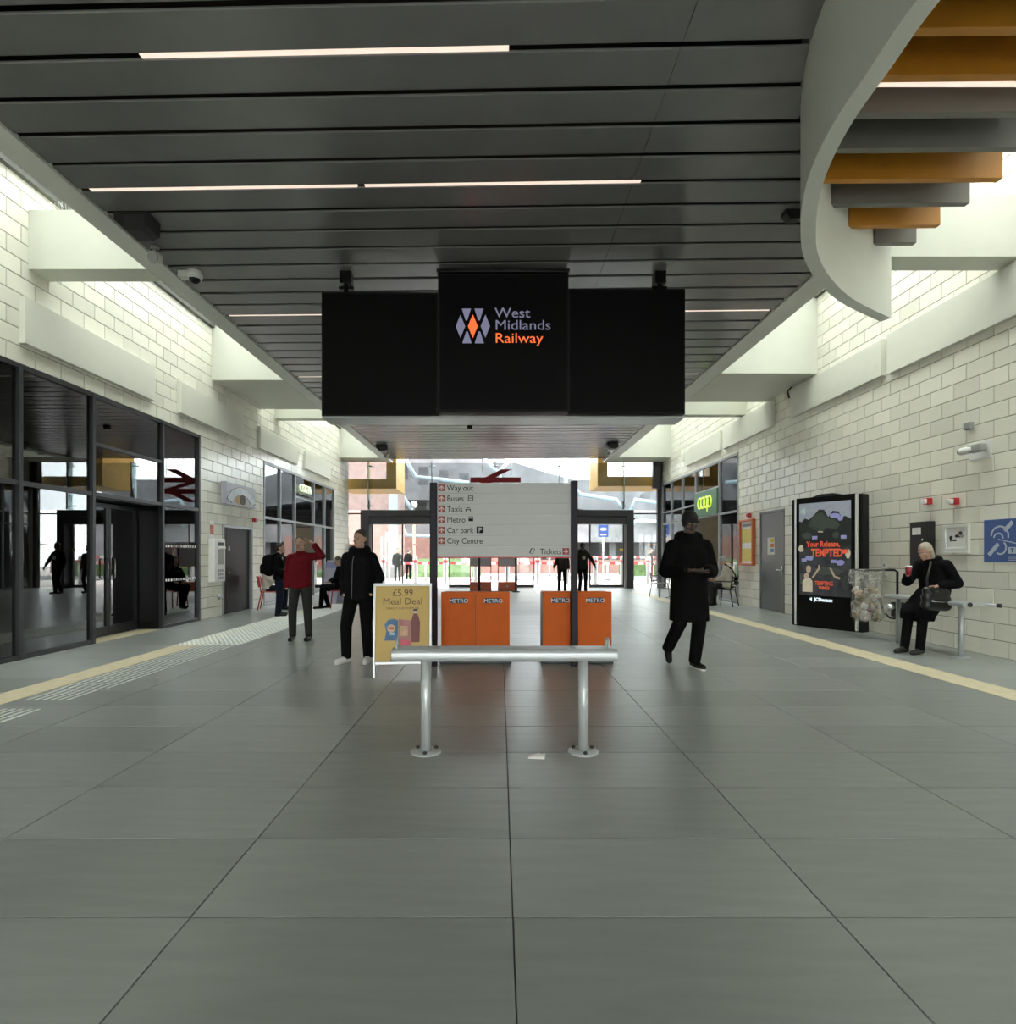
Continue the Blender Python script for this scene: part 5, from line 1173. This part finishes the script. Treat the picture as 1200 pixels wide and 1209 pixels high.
def person(label, loc, rz, J, top, legs, shoes, s=1.0, vox=.011, skin=None, hair=(0.05, 0.04, 0.03), hair_kind='short', yaw=0.0, pitch=0.0,
           hands=(None, None), bulk=0.03, hem=None, leg_r=1.0, top_name='jacket', skirt=None, hood=False, hem_r=None, sole=None, sleeve=1.0, zips=None, group=None, collar=.22, hem_w=.068):
    skin = skin or M_skin
    t = thing('person', label, 'person', loc, rz, group)
    Rh = Matrix.Rotation(yaw, 3, 'Z') @ Matrix.Rotation(pitch, 3, 'X')
    H = lambda x, y, z: J['head'] + Rh @ (Vector((x, y, z))*s)
    lat = (J['shB'] - J['shA']).normalized()
    # ---- body: one continuous surface
    b = Prim()
    b.ell(H(0, .012, .03), (.074*s, .093*s, .085*s), Rh); b.ell(H(0, -.018, -.02), (.061*s, .074*s, .085*s), Rh); b.cap(H(-.028, -.045, -.08), H(.028, -.045, -.08), .028*s)
    b.ell(H(0, -.07, -.09), (.024*s, .022*s, .02*s), Rh); b.cap(H(0, -.086, .014), H(0, -.106, -.02), .010*s, .0145*s, n=8); b.cap(H(-.038, -.074, .026), H(.038, -.074, .026), .014*s, n=8)
    for sx in (-1, 1): b.ell(H(sx*.077, .014, -.005), (.012*s, .021*s, .032*s), Rh); b.ell(H(sx*.04, -.06, -.025), (.024*s, .022*s, .024*s), Rh)
    b.ell(H(0, -.085, -.055), (.026*s, .014*s, .014*s), Rh)
    b.cap(J['neck'] - V(0, 0, .04), H(0, .022, -.06), .056*s, .052*s)
    for o in (-1, 0, 1): b.cap(J['pelvis'] + lat*o*.05*s, J['chest'] + lat*o*.06*s, .08*s, .085*s)
    b.cap(J['shA'], J['shB'], .046*s); b.cap(J['chest'], J['neck'], .08*s, .05*s)
    for c in 'AB':
        b.cap(J['sh'+c], J['el'+c], .044*s, .038*s); b.cap(J['el'+c], J['wr'+c], .038*s, .026*s)
        b.cap(J['hip'+c], J['kn'+c], .075*s, .05*s); b.cap(J['kn'+c], J['an'+c], .048*s, .035*s); b.cap(J['an'+c] - V(0, 0, .03*s), J['to'+c], .03*s, .022*s)
    b.cap(J['hipA'], J['hipB'], .085*s)
    for i, c in enumerate('AB'):
        if hands[i]: hand(b, J['wr'+c], hands[i][0], hands[i][1], 1 if len(hands[i]) < 4 else hands[i][3], s, hands[i][2])
    bo = b.skin('body', skin, t, vox if not any(hands) else min(vox, .0085), 3)
    ey = Prim(); 
    mb = MB()
    for sx in (-1, 1):
        for (m_, r_, yy) in ((0, .010, -.0835), (1, .0055, -.0915)):
            q = MB().ell((0, 0, 0), (r_*s, r_*.6*s, r_*.8*s), 10); mb.add([H(sx*.031, yy, .006) + Rh @ Vector(v) for v in q.v], q.f, m_, True)
    mb.build('eyes', [M_eye, M_iris], t)
    q = MB().ell((0, 0, 0), (.022*s, .007*s, .006*s), 10); MB().add([H(0, -.0985, -.053) + Rh @ Vector(v) for v in q.v], q.f, 0, True).build('mouth', M_lips if skin is M_skin else mat('lips_dark', (0.05, 0.022, 0.018), 0.5), t)
    # ---- hair or headgear
    hm = mat('hair_%.2f_%.2f_%.2f' % hair, hair, 0.7, var=0.25, vscale=30, bump=0.4, bscale=90)
    h_ = Prim()
    if hair_kind in ('short', 'long', 'bob'):
        h_.ell(H(0, .024, .048), (.082*s, .094*s, .083*s), Rh); h_.ell(H(0, .052, -.005), (.078*s, .066*s, .085*s), Rh)
        if hair_kind == 'long': h_.cap(H(0, .05, 0), H(0, .075, -.2), .075*s, .06*s); 
        if hair_kind == 'bob':
            for sx in (-1, 1): h_.cap(H(sx*.06, .03, .03), H(sx*.062, .03, -.1), .035*s, .03*s)
            h_.cap(H(0, .06, .0), H(0, .055, -.11), .06*s, .05*s)
        h_.skin('hair', hm, t, min(vox, .011), 3)
    else:
        h_.ell(H(0, .012, .06), (.088*s, .106*s, .072*s), Rh); h_.cap(H(0, .012, .02), H(0, .012, .06), .089*s, .09*s)
        c = h_.skin('cap', hm, t, min(vox, .011), 3)
        if hair_kind == 'cap':
            q = MB().ell((0, 0, 0), (.075*s, .075*s, .011*s), 16); MB().add([H(0, -.10, .034) + Rh @ Vector(v) for v in q.v], q.f, 0, True).build('cap_brim', hm, c)
    # ---- top
    a = Prim(); B = bulk
    for o in (-1, 0, 1): a.cap(J['pelvis'] + lat*o*.055*s, J['chest'] + lat*o*.065*s, .095*s + B, .092*s + B)
    a.cap(J['shA'], J['shB'], .050*s + B*.45); a.cap(J['chest'], J['neck'] - V(0, 0, .05), .09*s + B*.5, .06*s + B*.5)
    for c in 'AB': a.cap(J['neck'] - V(0, 0, .045*s), J['sh'+c], .055*s + B*.4, .052*s + B*.5)
    a.cap(J['neck'] - V(0, 0, .06), J['neck'] + (J['head']-J['neck'])*collar, .062*s + B*.5, .066*s + B*.35, flat1=True)
    for c in 'AB':
        a.cap(J['sh'+c], J['el'+c], (.052*s + B*.55)*sleeve, (.046*s + B*.55)*sleeve); a.cap(J['el'+c], J['wr'+c], (.046*s + B*.55)*sleeve, (.034*s + B*.45)*sleeve, flat1=True)
    if hem is not None:
        hr = hem_r or (.10*s + B)
        hp = V(J['pelvis'].x, J['pelvis'].y, hem)
        for o in (-1, -.33, .33, 1): a.cap(J['pelvis'] + lat*o*.058*s + V(0, 0, .03), hp + lat*o*hem_w*s, .095*s + B, hr, flat1=True)
    if skirt:       # coat skirt that follows bent thighs
        for c in 'AB':
            e_ = J['hip'+c] + (J['kn'+c] - J['hip'+c])*skirt[0]; a.cap(J['hip'+c], e_, .125*s, skirt[1]*s)
        e1 = J['hipA'] + (J['knA'] - J['hipA'])*skirt[0]; e2 = J['hipB'] + (J['knB'] - J['hipB'])*skirt[0]; a.cap((J['hipA']+J['hipB'])/2, (e1+e2)/2, .12*s, skirt[1]*s); a.cap(e1, e1 + V(0, -.02, -skirt[2]), skirt[1]*s, skirt[1]*.9*s, flat1=True); a.cap(e2, e2 + V(0, -.02, -skirt[2]), skirt[1]*s, skirt[1]*.9*s, flat1=True)
    if hood:
        for k in range(7):
            an = PI*(k/6); p_ = J['neck'] + V(math.cos(an)*.10*s, .05*s*math.sin(an) + .02*s, .02 + .02*math.sin(an)); a.ell(p_, (.05*s*hood, .055*s*hood, .05*s*hood))
        a.ell(J['neck'] + V(0, .1*s, -.01), (.11*s, .06*s, .075*s))
    tp = a.skin(top_name, top, t, vox, 3)
    if zips:
        pts = []
        for i in range(15):
            z = zips[1] + (zips[2]-zips[1])*i/14; hit = tp.ray_cast(Vector((zips[0], -1, z)), Vector((0, 1, 0)))
            if hit[0]: pts.append(hit[1] + V(0, -.002, 0))
        if len(pts) > 3: MB().tube(pts, .0025, 6).build('zip', M_greypl, tp)
    # ---- trousers
    l = Prim(); k = leg_r
    l.cap(J['hipA'], J['hipB'], .10*s); l.cap((J['hipA']+J['hipB'])/2, J['pelvis'] + (J['chest']-J['pelvis'])*.15, .1*s, .1*s)
    for o in (-1, 1): l.cap(J['hipA' if o < 0 else 'hipB'], J['pelvis'] + lat*o*.06*s + (J['chest']-J['pelvis'])*.2, .095*s, .095*s)
    for c in 'AB':
        l.cap(J['hip'+c], J['kn'+c], .094*s*k, .070*s*k); l.cap(J['kn'+c], J['an'+c] + (J['an'+c]-J['kn'+c]).normalized()*.03*s, .070*s*k, .058*s*k, flat1=True)
    l.skin('trousers', legs, t, vox, 3)
    # ---- shoes
    for c in 'AB':
        an, to = J['an'+c], J['to'+c]; d = to - an; f = V(d.x, d.y, d.z)
        sh = Prim(); heel = an + V(0, 0, -.045*s) - V(d.x, d.y, 0).normalized()*.035*s
        if d.z < -.09: heel = an + V(0, .03*s, .0)            # lifted heel
        sh.cap(heel, to, .040*s, .036*s); sh.cap(an + V(0, 0, .02*s), heel + (to-heel)*.35, .042*s, .042*s); sh.cap(heel + (to-heel)*.4, to + V(0, 0, -.004), .045*s, .036*s)
        so = sh.skin('shoe', shoes, t, .009, 2, ground=0.002)
        if sole:
            sp = Prim(); dn = V(0, 0, -.022*s) if d.z > -.09 else Rh @ V(0, .02*s, -.01*s)
            sp.cap(heel + dn, to + dn, .037*s, .035*s, sq=1.0); q = sp.skin('sole', sole, so, .008, 2, ground=0.0)
            co = np.empty(len(q.data.vertices)*3, 'f'); q.data.vertices.foreach_get('co', co); co = co.reshape(-1, 3)
            if d.z > -.09: co[:, 2] = np.minimum(co[:, 2], .024*s); q.data.vertices.foreach_set('co', co.ravel()); q.data.update()
    return t

blk = cloth('black', (0.0035, 0.0035, 0.004)); blk2 = cloth('soft_black', (0.0025, 0.0025, 0.0025)); red = cloth('red', (0.115, 0.006, 0.010)); grey = cloth('charcoal', (0.028, 0.028, 0.026)); jeans = cloth('navy', (0.008, 0.011, 0.022)); cream = cloth('cream', (0.50, 0.46, 0.38)); olive = cloth('olive', (0.014, 0.014, 0.011)); tan = cloth('taupe', (0.035, 0.028, 0.025))
sh_black = mat('shoe_black', (0.005, 0.005, 0.005), 0.45, spec=0.2); sh_white = mat('shoe_white', (0.65, 0.64, 0.60), 0.5)

# 1 man in black padded jacket with white trainers
k = 7.25/FPX; s = 0.965; J = stand(s)
J.update(hipA=V(-.085,0,.90), knA=V(-.15,-.05,.47), anA=V(-.165,.0,.085), toA=V(-.23,-.155,.035), knB=V(.085,.03,.49), anB=V(.09,.08,.085), toB=V(.11,-.09,.035), elA=V(-.225,.06,1.05), wrA=V(-.165,-.08,.86), elB=V(.25,.07,1.07), wrB=V(.185,-.08,.87), head=V(.02,-.03,1.555))
person('man in a black padded jacket and white trainers beside the A-board', ((424-VX)*k, 7.25, 0), -.12, J, blk, cloth('black_trouser', (0.0035, 0.0035, 0.0035)), sh_white, s, .0105, hair_kind='short', hair=(0.03, 0.022, 0.018), bulk=.034, hem=.80, leg_r=1.1, hood=True, sole=sh_white, yaw=-.1, collar=.34, zips=(-.045, .82, 1.34))
# 2 man in red sweater, one hand on his head
k = 9.16/FPX; s = 0.955; J = stand(s)
J.update(elB=V(.34,-.02,1.34), wrB=V(.215,-.05,1.535), elA=V(-.215,.04,1.05), wrA=V(-.205,-.04,.83), shB=V(.165,.01,1.33), anA=V(-.13,.02,.085), anB=V(.125,.02,.085), knA=V(-.12,-.02,.48), knB=V(.115,-.02,.48))
person('man in a red sweater and grey trousers with one hand raised to his head', ((355-VX)*k, 9.16, 0), 0.05, J, red, grey, sh_black, s, .0105, hair=(0.14, 0.11, 0.085), hands=(None, ((-.75, -.1, .55), (-.6, 0, -.8), .3)), bulk=.028, hem=.84, top_name='sweater', leg_r=1.02)
# 3 backpacker with dark coat standing behind the man in red
s = 0.93; J = stand(s); J.update(wrA=V(-.16,-.2,.95), wrB=V(.16,-.2,.95))
person('person in a black coat and jeans wearing a backpack behind the man in red', (-4.9, 12.8, 0), 1.85, J, blk2, jeans, sh_black, s, .014, hair=(0.03, 0.025, 0.02), bulk=.028, hem=.8, leg_r=1.12, hands=(((0, -1, .1), (0, 0, -1), .6), ((0, -1, .1), (0, 0, -1), .6)))
bp = thing('backpack', 'black backpack on the standing person beside the left cafe chairs', 'backpack', (-4.9, 12.8, 0), 1.85)
p_ = Prim(); p_.cap((0, .24, 1.02), (0, .24, 1.26), .12, .11); p_.cap((-.06, .2, .98), (-.06, .2, 1.28), .1); p_.cap((.06, .2, .98), (.06, .2, 1.28), .1); p_.skin('bag_body', blk2, bp, .012)
p_ = Prim(); p_.cap((0, .33, 1.0), (0, .33, 1.1), .07); p_.skin('front_pocket', blk, bp, .012)
for sx in (-1, 1): MB().tube([(sx*.12, .14, 1.32), (sx*.13, .02, 1.40), (sx*.14, -.12, 1.30), (sx*.15, -.10, 1.08), (sx*.13, .1, .98)], .022, 8).build('strap', blk, bp)
# 4 and 5 seated at the coffee shop
J = seated(.95); person('person in a cream top sitting on the red chair by the left wall', CH1, PI/2 + .25, J, cream, jeans, sh_black, .95, .014, hair=(0.06, 0.04, 0.03), bulk=.03, hem=.5, hands=(((0, -1, 0), (0, 0, -1), .4), ((0, -1, 0), (0, 0, -1), .4)), hair_kind='long')
J = seated(.95); J.update(knA=V(-.1,-.36,.55), anA=V(-.06,-.22,.085), toA=V(-.06,-.38,.035), knB=V(.1,-.4,.5), anB=V(.1,-.44,.085), toB=V(.1,-.6,.035))
person('person dressed in black sitting on the red chair before the lilac A-board', CH2, -PI/2 + .5, J, blk, blk2, sh_black, .95, .014, hair=(0.12, 0.09, 0.07), bulk=.035, hem=.48, hands=(((0, -1, 0), (0, 0, -1), .5), ((0, -1, 0), (0, 0, -1), .5)), pitch=.2)
# 6 man walking in a long black parka and cap
k = 6.95/FPX; s = 1.065; J = stand(s)
J.update(hipA=V(-.1,0,.98), knA=V(-.13,-.06,.56), anA=V(-.165,.27,.20), toA=V(-.175,.20,.055), hipB=V(.09,0,.98), knB=V(.09,-.08,.53), anB=V(.06,-.02,.09), toB=V(.09,-.20,.038), elA=V(-.275,.02,1.165), wrA=V(-.09,-.225,1.175), elB=V(.275,.02,1.165), wrB=V(.13,-.225,1.165), head=V(-.01,-.045,1.735), neck=V(0,.01,1.55), shA=V(-.19,.01,1.455), shB=V(.19,.01,1.455))
walker = person('man in a long black parka and dark cap walking while holding a phone', ((814-VX)*k, 6.95, 0), 0.04, J, blk2, cloth('black_jean', (0.003, 0.003, 0.003)), sh_black, s, .011, skin=M_skin2, hair=(0.003, 0.003, 0.003), hair_kind='cap', pitch=.18,
       hands=(((.9, -.25, -.05), (0, .3, 1), .35, -1), ((-.9, -.25, -.05), (0, .3, 1), .35)), bulk=.058, hem=.56, hem_r=.15, hood=1.3, leg_r=1.14, sole=sh_white, top_name='parka', sleeve=1.12, collar=.42, hem_w=.085)
ph = thing('phone', 'phone held in the hands of the man in the black parka', 'phone', ((819-VX)*k, 6.95 - .315, 1.165), 0.04); box('case', M_black, ph, -.075, .075, -.035, .035, .0, .012, .004); box('glass', M_screen, ph, -.07, .07, -.031, .031, .012, .013)
# 7 woman perched on the wall bench
J = dict(pelvis=V(0,.03,.86), chest=V(0,.01,1.13), neck=V(0,-.055,1.27), head=V(0,-.165,1.405), shA=V(-.175,-.01,1.22), shB=V(.175,-.01,1.22), elA=V(-.25,-.17,.98), wrA=V(-.13,-.315,1.075), elB=V(.265,.07,.97), wrB=V(.17,-.17,.93),
         hipA=V(-.09,.0,.83), hipB=V(.09,.0,.83), knA=V(-.09,-.36,.52), knB=V(.09,-.33,.53), anA=V(-.10,-.42,.085), anB=V(.07,-.36,.085), toA=V(-.10,-.58,.035), toB=V(.08,-.52,.035))
WO, WR = (6.06, 8.04, 0), -1.25
person('older woman in a long black padded coat perched on the wall bench', WO, WR, J, blk, cloth('black_legging', (0.004, 0.004, 0.004)), mat('boot_black', (0.02, 0.018, 0.016), .5), .95, .0105, hair=(0.42, 0.36, 0.28), hair_kind='bob', pitch=.45,
       hands=(((.15, -.35, .9), (.9, -.1, 0), .7, -1), ((-.55, -.8, .0), (0, 0, -1), .5)), bulk=.05, skirt=(.88, .135, .10), hood=True, top_name='coat', collar=.3)
cu_ = thing('paper_cup', 'red paper coffee cup with white lid held by the seated woman', 'cup', Matrix.Translation(WO) @ (Matrix.Rotation(WR, 4, 'Z') @ V(-.07, -.385, 1.075)), 0)
MB().lathe([(.03, 0), (.042, .11)], n=18).build('cup', mat('cup_red', (0.30, 0.015, 0.035), .45), cu_); MB().lathe([(.044, .108), (.045, .118), (.041, .122), (.038, .134), (.03, .134)], n=18).build('lid', M_whitepl, cu_)
hb = thing('handbag', 'black leather shoulder bag on the hip of the seated woman', 'bag', Matrix.Translation(WO) @ (Matrix.Rotation(WR, 4, 'Z') @ V(.235, -.305, .63)), WR)
M_leather = mat('black_leather', (0.0045, 0.0045, 0.0045), .4, bump=.5, bscale=30)
p_ = Prim()
for z, r in ((.07, .075), (.16, .07), (.25, .055)): p_.cap((0, -.16, z), (.01, .17, z - .03), r, r, sq=1)
p_.skin('bag_body', M_leather, hb, .011); MB().tube([(.0, -.15, .28), (-.02, -.13, .42), (-.06, -.02, .55), (-.1, .06, .64)], .012, 8).build('strap', M_leather, hb); MB().tube([(.07, -.17, .12), (.09, 0, .1), (.07, .17, .1)], .006, 6).build('zip', M_steel, hb)
# 8, 9 pair entering through the right doors
J = stand(1.02); J.update(wrB=V(.42,-.05,.98), elB=V(.33,.02,1.2), knA=V(-.1,-.12,.52), anA=V(-.1,.02,.1))
person('person in a dark olive hooded top walking in behind the right post', ((688-VX)*20.0/FPX, 20.0, 0), 0.1, J, olive, blk2, sh_black, 1.02, .015, skin=M_skin2, hair=(0.02, 0.02, 0.02), hair_kind='beanie', bulk=.03, hem=.85, hood=True, hands=(None, ((.4, -.2, -.8), (-1, 0, 0), .4)))
box('chest_print', cloth('print_grey', (0.3, 0.3, 0.28)), [o for o in COL.objects if o.name.startswith('person')][-1], -.04, .06, -.155, -.13, 1.2, 1.32)
J = stand(.98); J.update(knB=V(.1,-.14,.52), wrA=V(-.3,-.06,.9))
person('person in dark clothes walking in, half hidden by the direction board', ((664-VX)*20.6/FPX, 20.6, 0), -.1, J, tan, olive, sh_black, .98, .015, skin=M_skin2, bulk=.03, hem=.84, hands=(((-.1, -.1, -1), (1, 0, 0), .4), ((.1, -.1, -1), (-1, 0, 0), .4)))
# 10, 11 sitters by the right shop
J = seated(.98); J.update(head=V(0,-.08,1.2), neck=V(0,-.01,1.06), chest=V(0,.04,.9))
person('person in a cream hoodie sitting hunched in the black slatted armchair', CH3, CH3R, J, cream, grey, sh_black, .98, .014, hair=(0.3, 0.3, 0.3), hair_kind='beanie', bulk=.045, hem=.5, hood=True, pitch=.5, hands=(((0, -1, 0), (0, 0, -1), .4), ((0, -1, 0), (0, 0, -1), .4)), top_name='hoodie')
bp2 = thing('shoulder_bag', 'black shoulder bag on the back of the person in the cream hoodie', 'bag', CH3, CH3R); MB().tube([(.17, .02, 1.12), (.1, .19, .98), (0, .23, .85), (-.14, .22, .74)], .02, 8).build('strap', blk, bp2); p_ = Prim(); p_.cap((-.22, .18, .62), (-.22, .02, .62), .075); p_.cap((-.22, .18, .72), (-.22, .02, .72), .06); p_.skin('bag_body', blk, bp2, .012)
CH4 = (5.95, 17.0, 0)
cafe_chair('red cafe chair by the right shop window behind the man in the parka', CH4, 0.3, M_redchair)
J = seated(.95); person('person in a red coat sitting by the right shop window', CH4, 0.3, J, cloth('bright_red', (0.42, 0.03, 0.03)), jeans, sh_black, .95, .014, bulk=.04, hem=.46, hands=(((0, -1, 0), (0, 0, -1), .4), ((0, -1, 0), (0, 0, -1), .4)), top_name='coat')
# people far outside
for (px_, Y, c1, c2, rz, lab) in ((482.5, 31.5, blk, blk2, 2.8, 'person in dark clothes outside beyond the left doors'), (469.5, 29.5, grey, grey, .3, 'person in grey standing outside beside the white post notice'), (768, 29.0, tan, red, .8, 'person in dark red outside beyond the right doors')):
    J = stand(.97); person(lab, ((px_-VX)*Y/FPX, Y, 0.0), rz, J, c1, c2, sh_black, .97, .018, hem=.85)
